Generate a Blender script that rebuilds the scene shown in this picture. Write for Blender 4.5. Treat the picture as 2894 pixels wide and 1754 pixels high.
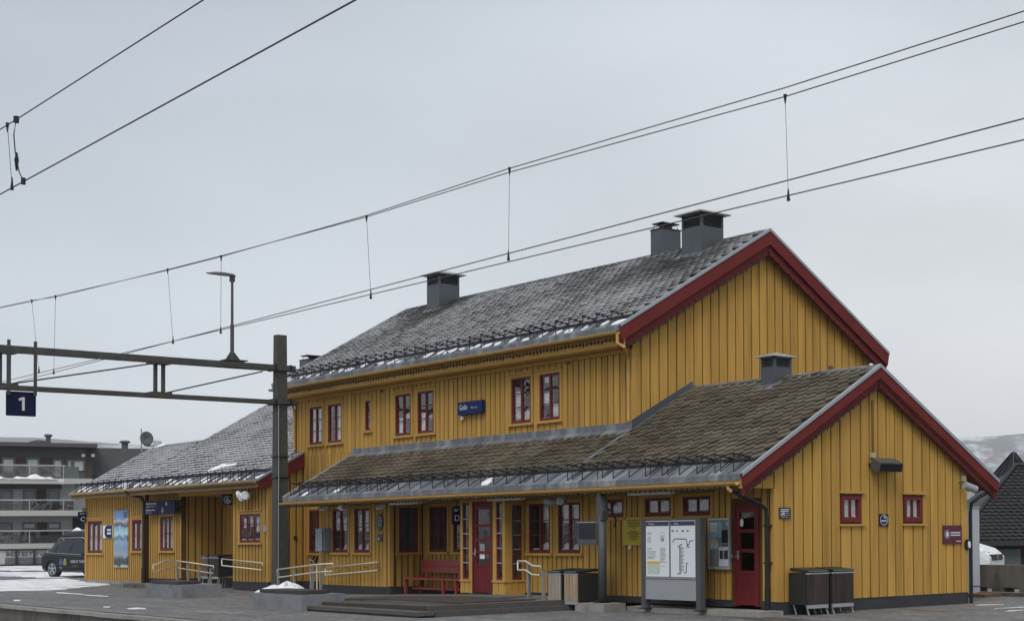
import bpy, bmesh, math, random
from mathutils import Vector, Matrix
random.seed(7)
for o in list(bpy.data.objects): bpy.data.objects.remove(o)
SC = bpy.context.scene
COL = SC.collection
# ------------------------------------------------------------------ camera
IMW, IMH = 2894.0, 1754.0
FPX, PCX, PCY = 4264.66, 2600.0, 1394.25
YAW, PITCH, ROLL = 0.76018876, 0.02470298, -0.01001114
CAM = Vector((22.157, -19.205, 1.6))
def cam_axes():
    f0 = Vector((-math.sin(YAW), math.cos(YAW), 0)); r0 = Vector((math.cos(YAW), math.sin(YAW), 0)); u0 = Vector((0, 0, 1))
    f = f0*math.cos(PITCH) + u0*math.sin(PITCH); u = u0*math.cos(PITCH) - f0*math.sin(PITCH)
    return r0*math.cos(ROLL) + u*math.sin(ROLL), u*math.cos(ROLL) - r0*math.sin(ROLL), f
CR, CU, CF = cam_axes()
cd = bpy.data.cameras.new('camera'); cam = bpy.data.objects.new('camera', cd); COL.objects.link(cam)
cd.sensor_fit = 'HORIZONTAL'; cd.sensor_width = 36.0; cd.lens = 36.0*FPX/IMW
cd.shift_x = (IMW/2 - PCX)/IMW; cd.shift_y = (PCY - IMH/2)/IMW
cd.clip_start = 0.2; cd.clip_end = 9000
m3 = Matrix((CR, CU, -CF)).transposed()
cam.matrix_world = Matrix.Translation(CAM) @ m3.to_4x4()
SC.camera = cam
# ------------------------------------------------------------------ world (overcast) and sun
SUN_DIR = Vector((0.46, -0.58, 0.98)).normalized()
w = bpy.data.worlds.new('World'); SC.world = w; w.use_nodes = True
nt = w.node_tree; N = nt.nodes; L = nt.links; N.clear()
out = N.new('ShaderNodeOutputWorld'); bg = N.new('ShaderNodeBackground'); L.new(bg.outputs[0], out.inputs[0])
tc = N.new('ShaderNodeTexCoord'); sep = N.new('ShaderNodeSeparateXYZ'); L.new(tc.outputs['Generated'], sep.inputs[0])
rmp = N.new('ShaderNodeValToRGB'); L.new(sep.outputs[2], rmp.inputs[0])
rmb = N.new('ShaderNodeValToRGB'); L.new(sep.outputs[2], rmb.inputs[0])
def ramp(cr, stops):
    cr.elements[0].position = stops[0][0]; cr.elements[0].color = (*stops[0][1], 1); cr.elements[1].position = stops[-1][0]; cr.elements[1].color = (*stops[-1][1], 1)
    for p_, c_ in stops[1:-1]: e = cr.elements.new(p_); e.color = (*c_, 1)
ramp(rmp.color_ramp, [(0, (.83, .88, .93)), (.05, (.74, .795, .85)), (.10, (.625, .685, .745)), (.18, (.515, .575, .635)), (.36, (.405, .46, .53))])      # cloud towards the left
ramp(rmb.color_ramp, [(0, (.86, .88, .89)), (.05, (.78, .80, .815)), (.10, (.69, .71, .73)), (.22, (.625, .655, .69)), (.36, (.555, .595, .64))])        # brighter cloud towards the right
dt = N.new('ShaderNodeVectorMath'); dt.operation = 'DOT_PRODUCT'; L.new(tc.outputs['Generated'], dt.inputs[0]); dt.inputs[1].default_value = tuple(CR)
dm = N.new('ShaderNodeMapRange'); dm.interpolation_type = 'SMOOTHSTEP'; dm.inputs[1].default_value = -.62; dm.inputs[2].default_value = .05; L.new(dt.outputs['Value'], dm.inputs[0])
rmx = N.new('ShaderNodeMix'); rmx.data_type = 'RGBA'; L.new(dm.outputs[0], rmx.inputs[0]); L.new(rmp.outputs[0], rmx.inputs[6]); L.new(rmb.outputs[0], rmx.inputs[7])
cn = N.new('ShaderNodeTexNoise'); cn.inputs['Scale'].default_value = 3.0; cn.inputs['Detail'].default_value = 4.0; cn.inputs['Roughness'].default_value = 0.45
mpn = N.new('ShaderNodeMapping'); mpn.inputs['Scale'].default_value = (1, 1, 3.0); L.new(tc.outputs['Generated'], mpn.inputs[0]); L.new(mpn.outputs[0], cn.inputs['Vector'])
mr = N.new('ShaderNodeMapRange'); mr.inputs[1].default_value = 0.3; mr.inputs[2].default_value = 0.7; mr.inputs[3].default_value = 0.91; mr.inputs[4].default_value = 1.09; L.new(cn.outputs[0], mr.inputs[0])
mul = N.new('ShaderNodeVectorMath'); mul.operation = 'SCALE'; L.new(rmx.outputs[2], mul.inputs[0]); L.new(mr.outputs[0], mul.inputs['Scale'])
sky = N.new('ShaderNodeTexSky'); sky.sky_type = 'NISHITA'; sky.sun_disc = False
sky.sun_elevation = math.asin(SUN_DIR.z); sky.sun_rotation = math.atan2(SUN_DIR.x, SUN_DIR.y); sky.dust_density = 4.0
sk = N.new('ShaderNodeVectorMath'); sk.operation = 'SCALE'; sk.inputs['Scale'].default_value = 0.08; L.new(sky.outputs[0], sk.inputs[0])
mx = N.new('ShaderNodeMix'); mx.data_type = 'RGBA'; mx.inputs[0].default_value = 0.95
L.new(sk.outputs[0], mx.inputs[6]); L.new(mul.outputs[0], mx.inputs[7]); L.new(mx.outputs[2], bg.inputs[0]); bg.inputs[1].default_value = 0.97
sd = bpy.data.lights.new('sun', 'SUN'); sd.energy = 1.5; sd.angle = math.radians(28); sd.color = (1.0, 0.97, 0.93)
so = bpy.data.objects.new('sun', sd); COL.objects.link(so); so.rotation_euler = SUN_DIR.to_track_quat('Z', 'Y').to_euler(); so.location = (0, -20, 40)
SC.view_settings.view_transform = 'Standard'; SC.view_settings.look = 'None'; SC.view_settings.exposure = 0.34; SC.view_settings.gamma = 1.0
SC.view_settings.use_curve_mapping = False
SC.render.engine = 'CYCLES'; SC.cycles.max_bounces = 6
# ------------------------------------------------------------------ photo pixel -> world (a direction, cut with a real plane)
def ray(u, v): return CR*((u-PCX)/FPX) - CU*((v-PCY)/FPX) + CF
def onz(u, v, z=0.0): d = ray(u, v); return CAM + d*((z-CAM.z)/d.z)
def onx(u, v, x): d = ray(u, v); return CAM + d*((x-CAM.x)/d.x)
def ony(u, v, y): d = ray(u, v); return CAM + d*((y-CAM.y)/d.y)
def onroof(u, v, z0, m): d = ray(u, v); return CAM + d*((z0+m*CAM.y-CAM.z)/(d.z-m*d.y))
# ------------------------------------------------------------------ materials
MATS = {}
def mat(name, col, rough=0.7, metal=0.0, var=0.12, vscale=3.0, bump=0.0, bscale=60.0, objvar=0.0, col2=None, c2scale=1.5, c2amt=0.5, stretch=(1, 1, 1), spec=0.4, alpha=None):
    if name in MATS: return MATS[name]
    m = bpy.data.materials.new(name); m.use_nodes = True; MATS[name] = m
    t = m.node_tree; n = t.nodes; l = t.links; b = n['Principled BSDF']
    b.inputs['Roughness'].default_value = rough; b.inputs['Metallic'].default_value = metal; b.inputs['Specular IOR Level'].default_value = spec
    g = n.new('ShaderNodeNewGeometry'); mp = n.new('ShaderNodeMapping'); mp.inputs['Scale'].default_value = stretch; l.new(g.outputs['Position'], mp.inputs[0])
    ns = n.new('ShaderNodeTexNoise'); ns.inputs['Scale'].default_value = vscale; ns.inputs['Detail'].default_value = 5; ns.inputs['Roughness'].default_value = 0.6; l.new(mp.outputs[0], ns.inputs['Vector'])
    r = n.new('ShaderNodeMapRange'); r.inputs[1].default_value = 0.25; r.inputs[2].default_value = 0.75; r.inputs[3].default_value = 1-var; r.inputs[4].default_value = 1+var; l.new(ns.outputs[0], r.inputs[0])
    rgb = n.new('ShaderNodeRGB'); rgb.outputs[0].default_value = (*col, 1); src = rgb.outputs[0]
    if col2:
        n2 = n.new('ShaderNodeTexNoise'); n2.inputs['Scale'].default_value = c2scale; n2.inputs['Detail'].default_value = 6; n2.inputs['Roughness'].default_value = 0.65; l.new(mp.outputs[0], n2.inputs['Vector'])
        r2 = n.new('ShaderNodeMapRange'); r2.inputs[1].default_value = 0.62-0.3*c2amt; r2.inputs[2].default_value = 0.78-0.3*c2amt; l.new(n2.outputs[0], r2.inputs[0])
        mm = n.new('ShaderNodeMix'); mm.data_type = 'RGBA'; l.new(r2.outputs[0], mm.inputs[0]); l.new(src, mm.inputs[6]); mm.inputs[7].default_value = (*col2, 1); src = mm.outputs[2]
    fac = r.outputs[0]
    if objvar:
        oi = n.new('ShaderNodeObjectInfo'); r3 = n.new('ShaderNodeMapRange'); r3.inputs[3].default_value = 1-objvar; r3.inputs[4].default_value = 1+objvar; l.new(oi.outputs['Random'], r3.inputs[0])
        mu = n.new('ShaderNodeMath'); mu.operation = 'MULTIPLY'; l.new(fac, mu.inputs[0]); l.new(r3.outputs[0], mu.inputs[1]); fac = mu.outputs[0]
    sc = n.new('ShaderNodeVectorMath'); sc.operation = 'SCALE'; l.new(src, sc.inputs[0]); l.new(fac, sc.inputs['Scale']); l.new(sc.outputs[0], b.inputs['Base Color'])
    if bump:
        nb = n.new('ShaderNodeTexNoise'); nb.inputs['Scale'].default_value = bscale; nb.inputs['Detail'].default_value = 4; l.new(mp.outputs[0], nb.inputs['Vector'])
        bp = n.new('ShaderNodeBump'); bp.inputs['Strength'].default_value = bump; bp.inputs['Distance'].default_value = 0.02; l.new(nb.outputs[0], bp.inputs['Height']); l.new(bp.outputs[0], b.inputs['Normal'])
    return m
OCH = mat('ochre_paint', (0.485, 0.283, 0.069), 0.68, spec=.15, var=0.15, vscale=1.6, objvar=0.10, bump=0.25, bscale=30, stretch=(4, 4, .30), col2=(0.385, 0.218, 0.052), c2scale=.9, c2amt=0.40)
OCHD = mat('ochre_shaded_backing', (0.085, 0.045, 0.010), 0.8, var=0.1)  # ochre darkened: shadow of the plank gaps is put into the colour
OCHT = mat('ochre_trim', (0.485, 0.285, 0.072), 0.66, spec=.15, var=0.08, objvar=0.04)
OCHG = mat('ochre_gutter', (0.50, 0.30, 0.085), 0.45, var=0.15, vscale=2)
RED = mat('red_barge', (0.150, 0.025, 0.024), 0.7, spec=.15, var=0.12, vscale=1.5, bump=0.1)
REDW = mat('red_window', (0.145, 0.026, 0.025), 0.6, spec=.2, var=0.1)
REDD = mat('red_door', (0.145, 0.018, 0.020), 0.6, spec=.2, var=0.08)
BENCH = mat('red_bench', (0.34, 0.047, 0.042), 0.45, var=0.08, objvar=0.05)
ZINC = mat('zinc', (0.145, 0.158, 0.175), 0.5, 0.2, var=0.35, vscale=3.0, col2=(0.27, 0.285, 0.30), c2scale=1.6, c2amt=0.45, stretch=(1.6, .5, .5))
ZINCL = mat('zinc_light', (0.36, 0.39, 0.42), 0.45, 0.3, var=0.15)
CHIM = mat('chimney_sheet', (0.085, 0.096, 0.108), 0.5, 0.2, var=0.12, vscale=2.5)
CHIMCAP = mat('chimney_cap', (0.34, 0.37, 0.35), 0.5, 0.2, var=0.2)
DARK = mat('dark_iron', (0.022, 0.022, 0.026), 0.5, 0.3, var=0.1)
BLACK = mat('black_plastic', (0.012, 0.012, 0.013), 0.5, var=0.1)
PLINTH = mat('plinth_black', (0.035, 0.038, 0.042), 0.8, var=0.15, vscale=4)
GALV = mat('galvanised', (0.36, 0.35, 0.33), 0.42, 0.55, var=0.12)
HAND = mat('handrail_pale', (0.66, 0.62, 0.52), 0.35, 0.3, var=0.06)
STEEL = mat('mast_steel', (0.068, 0.066, 0.058), 0.65, 0.2, var=0.25, vscale=5, bump=0.1)
WIRE = mat('wire_copper', (0.085, 0.075, 0.085), 0.6, 0.2, var=0.05)
CONC = mat('concrete', (0.20, 0.21, 0.22), 0.85, var=0.15, vscale=4, bump=0.2, col2=(0.15, 0.155, 0.165), c2scale=1.6, c2amt=0.4)
CONCL = mat('concrete_light', (0.27, 0.262, 0.24), 0.9, var=0.18, vscale=5, bump=0.3, col2=(0.16, 0.155, 0.14), c2scale=2.5, c2amt=0.4)
CONCB = mat('concrete_brown', (0.115, 0.10, 0.085), 0.9, var=0.22, vscale=2.5, bump=0.3, stretch=(1, 1, .5), col2=(0.06, 0.055, 0.048), c2scale=1.4, c2amt=0.45)
TIMB = mat('timber_dark', (0.050, 0.041, 0.035), 0.7, var=0.25, vscale=3, objvar=0.12, stretch=(.6, 6, 6))
TIMG = mat('timber_grey', (0.082, 0.075, 0.068), 0.75, var=0.25, vscale=3, objvar=0.12, stretch=(.6, 6, 6))
SLATG = mat('slat_grey', (0.33, 0.29, 0.24), 0.8, var=0.3, vscale=4, objvar=0.18, stretch=(4, 4, .5))
SLATD = mat('slat_dark', (0.042, 0.028, 0.023), 0.7, var=0.35, vscale=4, objvar=0.3, stretch=(4, 4, .5))
WHITE = mat('white_paint', (0.78, 0.78, 0.76), 0.5, var=0.04)
CREAM = mat('cream_curtain', (0.64, 0.645, 0.65), 0.8, var=0.2, vscale=8)
NAVY = mat('navy_sign', (0.008, 0.012, 0.042), 0.6, spec=.12, var=0.05)
NAVYB = mat('navy_bright', (0.014, 0.025, 0.100), 0.6, spec=.12, var=0.05)
SNOW = mat('snow', (0.80, 0.82, 0.85), 0.8, var=0.07, vscale=6, bump=0.6, bscale=14)
SNOWD = mat('snow_dirty', (0.74, 0.75, 0.77), 0.75, var=0.12, vscale=3, bump=0.8, bscale=12, col2=(0.40, 0.395, 0.39), c2scale=.8, c2amt=0.42, stretch=(.5, 1.6, 1))
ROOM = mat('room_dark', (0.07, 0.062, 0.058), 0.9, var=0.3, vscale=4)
GREYP = mat('grey_panel', (0.30, 0.31, 0.33), 0.5, var=0.05)
GREYD = mat('grey_dark', (0.072, 0.075, 0.078), 0.55, var=0.08)
CABG = mat('cabinet_grey', (0.20, 0.225, 0.26), 0.5, var=0.08)
YELS = mat('yellow_sign', (0.56, 0.43, 0.012), 0.5, var=0.04)
WINE = mat('wine_sign', (0.095, 0.016, 0.034), 0.5, var=0.04)
PAPER = mat('paper', (0.70, 0.73, 0.75), 0.6, var=0.03)
INK = mat('ink', (0.03, 0.03, 0.035), 0.7, var=0.02)
INKG = mat('ink_grey', (0.25, 0.26, 0.28), 0.7, var=0.02)
TXT = mat('sign_text', (0.62, 0.63, 0.68), 0.5, var=0.02)
LAMPG = mat('lamp_glass', (0.75, 0.77, 0.78), 0.3, var=0.05)
def glass_mat(name, tint=0.94, base=.12):
    m = bpy.data.materials.new(name); m.use_nodes = True; t = m.node_tree; n = t.nodes; l = t.links; n.clear()
    o = n.new('ShaderNodeOutputMaterial'); a = n.new('ShaderNodeBsdfTransparent'); a.inputs[0].default_value = (tint, tint, tint, 1)
    b = n.new('ShaderNodeBsdfGlossy'); b.inputs['Roughness'].default_value = 0.03; lw = n.new('ShaderNodeLayerWeight'); lw.inputs[0].default_value = 0.5
    nz = n.new('ShaderNodeTexNoise'); nz.inputs['Scale'].default_value = 1.6; bp = n.new('ShaderNodeBump'); bp.inputs['Strength'].default_value = 0.05; bp.inputs['Distance'].default_value = 0.3
    g = n.new('ShaderNodeNewGeometry'); l.new(g.outputs['Position'], nz.inputs['Vector']); l.new(nz.outputs[0], bp.inputs['Height']); l.new(bp.outputs[0], b.inputs['Normal'])
    x = n.new('ShaderNodeMixShader'); pw_ = n.new('ShaderNodeMath'); pw_.operation = 'POWER'; pw_.inputs[1].default_value = 4.0; l.new(lw.outputs['Facing'], pw_.inputs[0])
    ml = n.new('ShaderNodeMath'); ml.operation = 'MULTIPLY_ADD'; ml.inputs[1].default_value = 0.8; ml.inputs[2].default_value = base; l.new(pw_.outputs[0], ml.inputs[0])
    l.new(ml.outputs[0], x.inputs[0]); l.new(a.outputs[0], x.inputs[1]); l.new(b.outputs[0], x.inputs[2]); l.new(x.outputs[0], o.inputs[0]); return m
GLASS = glass_mat('window_glass'); GLASSN = glass_mat('cabinet_glass', 1.0, .03); GLASSB = glass_mat('balcony_glass', 0.62); GLASSC = glass_mat('car_glass', 0.25)
def slate_mat(name, c1, c2, snow):
    """slate tiles: tone per tile; snow>0 leaves a thin cover of snow on the upper part of each tile (attribute sv = 0 at the tip, 1 at the top; sn = cover)"""
    m = bpy.data.materials.new(name); m.use_nodes = True; t = m.node_tree; n = t.nodes; l = t.links; b = n['Principled BSDF']; b.inputs['Roughness'].default_value = 0.8; b.inputs['Specular IOR Level'].default_value = .2
    at = n.new('ShaderNodeAttribute'); at.attribute_name = 'rnd'; oi = n.new('ShaderNodeObjectInfo'); ad = n.new('ShaderNodeMath'); l.new(at.outputs['Fac'], ad.inputs[0]); l.new(oi.outputs['Random'], ad.inputs[1])
    fr = n.new('ShaderNodeMath'); fr.operation = 'FRACT'; l.new(ad.outputs[0], fr.inputs[0])
    g = n.new('ShaderNodeNewGeometry'); ns = n.new('ShaderNodeTexNoise'); ns.inputs['Scale'].default_value = 7.0; ns.inputs['Detail'].default_value = 6; ns.inputs['Roughness'].default_value = 0.7; l.new(g.outputs['Position'], ns.inputs['Vector'])
    big = n.new('ShaderNodeTexNoise'); big.inputs['Scale'].default_value = 0.55; big.inputs['Detail'].default_value = 3; l.new(g.outputs['Position'], big.inputs['Vector'])
    mixf = n.new('ShaderNodeMath'); mixf.operation = 'MULTIPLY_ADD'; l.new(fr.outputs[0], mixf.inputs[0]); mixf.inputs[1].default_value = 0.34; l.new(ns.outputs[0], mixf.inputs[2])
    mr2 = n.new('ShaderNodeMapRange'); mr2.inputs[1].default_value = 0.30; mr2.inputs[2].default_value = 1.10; l.new(mixf.outputs[0], mr2.inputs[0])
    mm = n.new('ShaderNodeMix'); mm.data_type = 'RGBA'; l.new(mr2.outputs[0], mm.inputs[0]); mm.inputs[6].default_value = (*c1, 1); mm.inputs[7].default_value = (*c2, 1)
    # weathering: broad darker and paler areas over many tiles
    wr = n.new('ShaderNodeMapRange'); wr.inputs[1].default_value = .3; wr.inputs[2].default_value = .7; wr.inputs[3].default_value = .68; wr.inputs[4].default_value = 1.32; l.new(big.outputs[0], wr.inputs[0])
    wv = n.new('ShaderNodeVectorMath'); wv.operation = 'SCALE'; l.new(mm.outputs[2], wv.inputs[0]); l.new(wr.outputs[0], wv.inputs['Scale']); src = wv.outputs[0]
    if snow:
        sv = n.new('ShaderNodeAttribute'); sv.attribute_name = 'sv'; sn = n.new('ShaderNodeAttribute'); sn.attribute_name = 'sn'
        a1 = n.new('ShaderNodeMath'); a1.operation = 'MULTIPLY_ADD'; l.new(ns.outputs[0], a1.inputs[0]); a1.inputs[1].default_value = 0.55; l.new(sn.outputs['Fac'], a1.inputs[2])
        a2 = n.new('ShaderNodeMath'); a2.operation = 'MULTIPLY_ADD'; l.new(sv.outputs['Fac'], a2.inputs[0]); a2.inputs[1].default_value = 0.9; l.new(a1.outputs[0], a2.inputs[2])
        a3 = n.new('ShaderNodeMath'); a3.operation = 'MULTIPLY_ADD'; l.new(big.outputs[0], a3.inputs[0]); a3.inputs[1].default_value = 0.7; l.new(a2.outputs[0], a3.inputs[2])
        r4 = n.new('ShaderNodeMapRange'); r4.inputs[1].default_value = .92; r4.inputs[2].default_value = 1.30; r4.inputs[4].default_value = 0.50; l.new(a3.outputs[0], r4.inputs[0])
        m2 = n.new('ShaderNodeMix'); m2.data_type = 'RGBA'; l.new(r4.outputs[0], m2.inputs[0]); l.new(src, m2.inputs[6]); m2.inputs[7].default_value = (0.66, 0.66, 0.69, 1); src = m2.outputs[2]
    l.new(src, b.inputs['Base Color'])
    bp = n.new('ShaderNodeBump'); bp.inputs['Strength'].default_value = 0.35; bp.inputs['Distance'].default_value = 0.02; l.new(ns.outputs[0], bp.inputs['Height']); l.new(bp.outputs[0], b.inputs['Normal'])
    return m
SLATE_B = slate_mat('slate_bare', (0.048, 0.040, 0.029), (0.165, 0.140, 0.098), False)
SLATE_S = slate_mat('slate_snowy', (0.035, 0.035, 0.037), (0.13, 0.128, 0.125), True)
# ------------------------------------------------------------------ mesh helpers
ORG = {}
class MB:
    def __init__(s): s.v = []; s.f = []; s.attr = {}
    def poly(s, pts): b = len(s.v); s.v += [tuple(p) for p in pts]; s.f.append(tuple(range(b, b+len(pts))))
    def hexa(s, p):   # 8 points: bottom 4, top 4
        b = len(s.v); s.v += [tuple(q) for q in p]
        for f in ((0, 3, 2, 1), (4, 5, 6, 7), (0, 1, 5, 4), (1, 2, 6, 5), (2, 3, 7, 6), (3, 0, 4, 7)): s.f.append(tuple(b+i for i in f))
        return s
    def box(s, x0, x1, y0, y1, z0, z1):
        return s.hexa([(x0, y0, z0), (x1, y0, z0), (x1, y1, z0), (x0, y1, z0), (x0, y0, z1), (x1, y0, z1), (x1, y1, z1), (x0, y1, z1)])
    def bar(s, p, q, wd, h, up=(0, 0, 1)):
        p = Vector(p); q = Vector(q); d = (q-p).normalized(); u = Vector(up); sd = d.cross(u)
        if sd.length < 1e-4: sd = d.cross(Vector((1, 0, 0)))
        sd.normalize(); u = sd.cross(d); a = sd*wd/2; c = u*h/2
        return s.hexa([p-a-c, p+a-c, p+a+c, p-a+c, q-a-c, q+a-c, q+a+c, q-a+c])
    def tube(s, pts, r, n=6, cap=True):
        pts = [Vector(p) for p in pts]; rings = []
        for i, p in enumerate(pts):
            d = ((pts[min(i+1, len(pts)-1)]-pts[max(i-1, 0)])).normalized()
            u = Vector((0, 0, 1)) if abs(d.z) < .95 else Vector((1, 0, 0)); a = d.cross(u).normalized(); c = a.cross(d)
            rr = r[i] if isinstance(r, (list, tuple)) else r
            b = len(s.v); s.v += [tuple(p+a*rr*math.cos(6.28318*k/n)+c*rr*math.sin(6.28318*k/n)) for k in range(n)]; rings.append(b)
        for a, b in zip(rings, rings[1:]):
            for k in range(n): s.f.append((a+k, a+(k+1) % n, b+(k+1) % n, b+k))
        if cap: s.f.append(tuple(rings[0]+k for k in range(n))); s.f.append(tuple(rings[-1]+k for k in range(n)))
        return s
    def extr(s, pts, vec):   # polygon extruded
        pts = [Vector(p) for p in pts]; vec = Vector(vec); n = len(pts); b = len(s.v)
        s.v += [tuple(p) for p in pts]+[tuple(p+vec) for p in pts]
        s.f.append(tuple(range(b, b+n))); s.f.append(tuple(range(b+n, b+2*n)))
        for i in range(n): j = (i+1) % n; s.f.append((b+i, b+j, b+n+j, b+n+i))
        return s
    def disc(s, c, ax, r, th, n=20, sy=1.0, up=(0, 0, 1)):
        c = Vector(c); ax = Vector(ax).normalized(); u = Vector(up); a = u.cross(ax).normalized(); u = ax.cross(a)
        return s.extr([c+a*r*math.cos(6.28318*k/n)+u*r*sy*math.sin(6.28318*k/n) for k in range(n)], ax*th)
    def ring(s, c, ax, r0, r1, th, n=24, up=(0, 0, 1)):
        c = Vector(c); ax = Vector(ax).normalized(); u = Vector(up); a = u.cross(ax).normalized(); u = ax.cross(a); b = len(s.v)
        for r in (r0, r1):
            for t in (0, th):
                s.v += [tuple(c+ax*t+a*r*math.cos(6.28318*k/n)+u*r*math.sin(6.28318*k/n)) for k in range(n)]
        for k in range(n):
            j = (k+1) % n
            for p, q in ((0, 1), (1, 3), (3, 2), (2, 0)): s.f.append((b+p*n+k, b+p*n+j, b+q*n+j, b+q*n+k))
        return s
    def build(s, name, m, parent=None, smooth=False, origin=None, recalc=True, **props):
        o0 = Vector(ORG.get(parent.name, (0, 0, 0))) if parent else Vector((0, 0, 0))
        org = Vector(origin) if origin is not None else o0
        me = bpy.data.meshes.new(name); me.from_pydata([tuple(Vector(p)-org) for p in s.v], [], s.f)
        if recalc:
            bm = bmesh.new(); bm.from_mesh(me); bmesh.ops.recalc_face_normals(bm, faces=bm.faces); bm.to_mesh(me); bm.free()
        for k, vals in s.attr.items():
            a = me.attributes.new(k, 'FLOAT', 'POINT'); a.data.foreach_set('value', vals)
        me.materials.append(m)
        if smooth: me.polygons.foreach_set('use_smooth', [True]*len(me.polygons))
        o = bpy.data.objects.new(name, me); COL.objects.link(o); o.location = org-o0
        if parent: o.parent = parent
        ORG[o.name] = tuple(org)
        for k, v in props.items(): o[k] = v
        return o
def thing(name, label, cat, loc, group=None):
    o = bpy.data.objects.new(name, None); COL.objects.link(o); o.location = loc; o.empty_display_size = 0.2
    o['label'] = label; o['category'] = cat
    if group: o['group'] = group
    ORG[o.name] = tuple(loc); return o
def tag(o, label, cat, group=None):
    o['label'] = label; o['category'] = cat
    if group: o['group'] = group
    return o
def link_copy(src, name, loc_world, parent, rot=None, scale=None):
    o = bpy.data.objects.new(name, src.data if hasattr(src, 'data') else src); COL.objects.link(o); p = Vector(ORG[parent.name]) if parent else Vector()
    o.location = Vector(loc_world)-p; o.parent = parent
    if rot: o.rotation_euler = rot
    if scale: o.scale = scale
    return o
def text(s, size, m, parent, pos, xd, up, name='lettering', align='LEFT', ext=0.002, sx=1.0):
    c = bpy.data.curves.new('t', 'FONT'); c.body = s; c.size = size; c.extrude = ext; c.align_x = align; c.resolution_u = 3
    tmp = bpy.data.objects.new('t', c); me = bpy.data.meshes.new_from_object(tmp); bpy.data.objects.remove(tmp); bpy.data.curves.remove(c)
    xd = Vector(xd).normalized(); up = Vector(up).normalized(); nrm = xd.cross(up); p = Vector(ORG[parent.name]); pos = Vector(pos)
    for v in me.vertices: q = v.co.copy(); v.co = pos-p+xd*q.x*sx+up*q.y+nrm*q.z
    me.materials.clear(); me.materials.append(m); me.name = name
    o = bpy.data.objects.new(name, me); COL.objects.link(o); o.parent = parent; return o
class Pl:   # wall plane: a along the wall, d outward, z up
    def __init__(s, kind, c): s.k = kind; s.c = c
    def w(s, a, d, z): return (a, s.c-d, z) if s.k == 'F' else (s.c+d, a, z)
    def bx(s, mb, a0, a1, d0, d1, z0, z1, zt1=None):   # optional different top at a1
        t1 = z1 if zt1 is None else zt1
        return mb.hexa([s.w(a0, d0, z0), s.w(a1, d0, z0), s.w(a1, d1, z0), s.w(a0, d1, z0), s.w(a0, d0, z1), s.w(a1, d0, t1), s.w(a1, d1, t1), s.w(a0, d1, z1)])
    def px(s, u, v, d=0.0):   # photo pixel -> (a, z) on this wall
        if s.k == 'F': p = ony(u, v, s.c-d); return p.x, p.z
        p = onx(u, v, s.c+d); return p.y, p.z
    def xd(s): return Vector((1, 0, 0)) if s.k == 'F' else Vector((0, 1, 0))
    def nd(s): return Vector((0, -1, 0)) if s.k == 'F' else Vector((1, 0, 0))
UP = Vector((0, 0, 1))
# crop helpers: coordinates I read off enlarged views of the photograph
def crop(x, y, k): return lambda a, b: (x+a*k, y+b*k)
A1 = crop(0, 1150, .40453); A2 = crop(400, 1200, .37119); B3 = crop(800, 1300, .30414); B4 = crop(1250, 1300, .30414); B5 = crop(1700, 1300, .30414)
B6 = crop(2150, 1200, .37107); C3 = crop(820, 1540, .14333); C5 = crop(0, 1220, .17045); C6 = crop(0, 1400, .23713); C7 = crop(2650, 1200, .371)
Z2 = crop(780, 850, .3014); Z3 = crop(1350, 850, .30136); Z4 = crop(1750, 900, .36837); Z5 = crop(1100, 550, .40584); Z6 = crop(1700, 550, .3684)
E1 = crop(860, 1390, .12726); E2 = crop(1300, 1380, .22767); E3 = crop(1530, 1440, .21028); E4 = crop(420, 1540, .12175); E5 = crop(1740, 1440, .16076)
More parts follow.
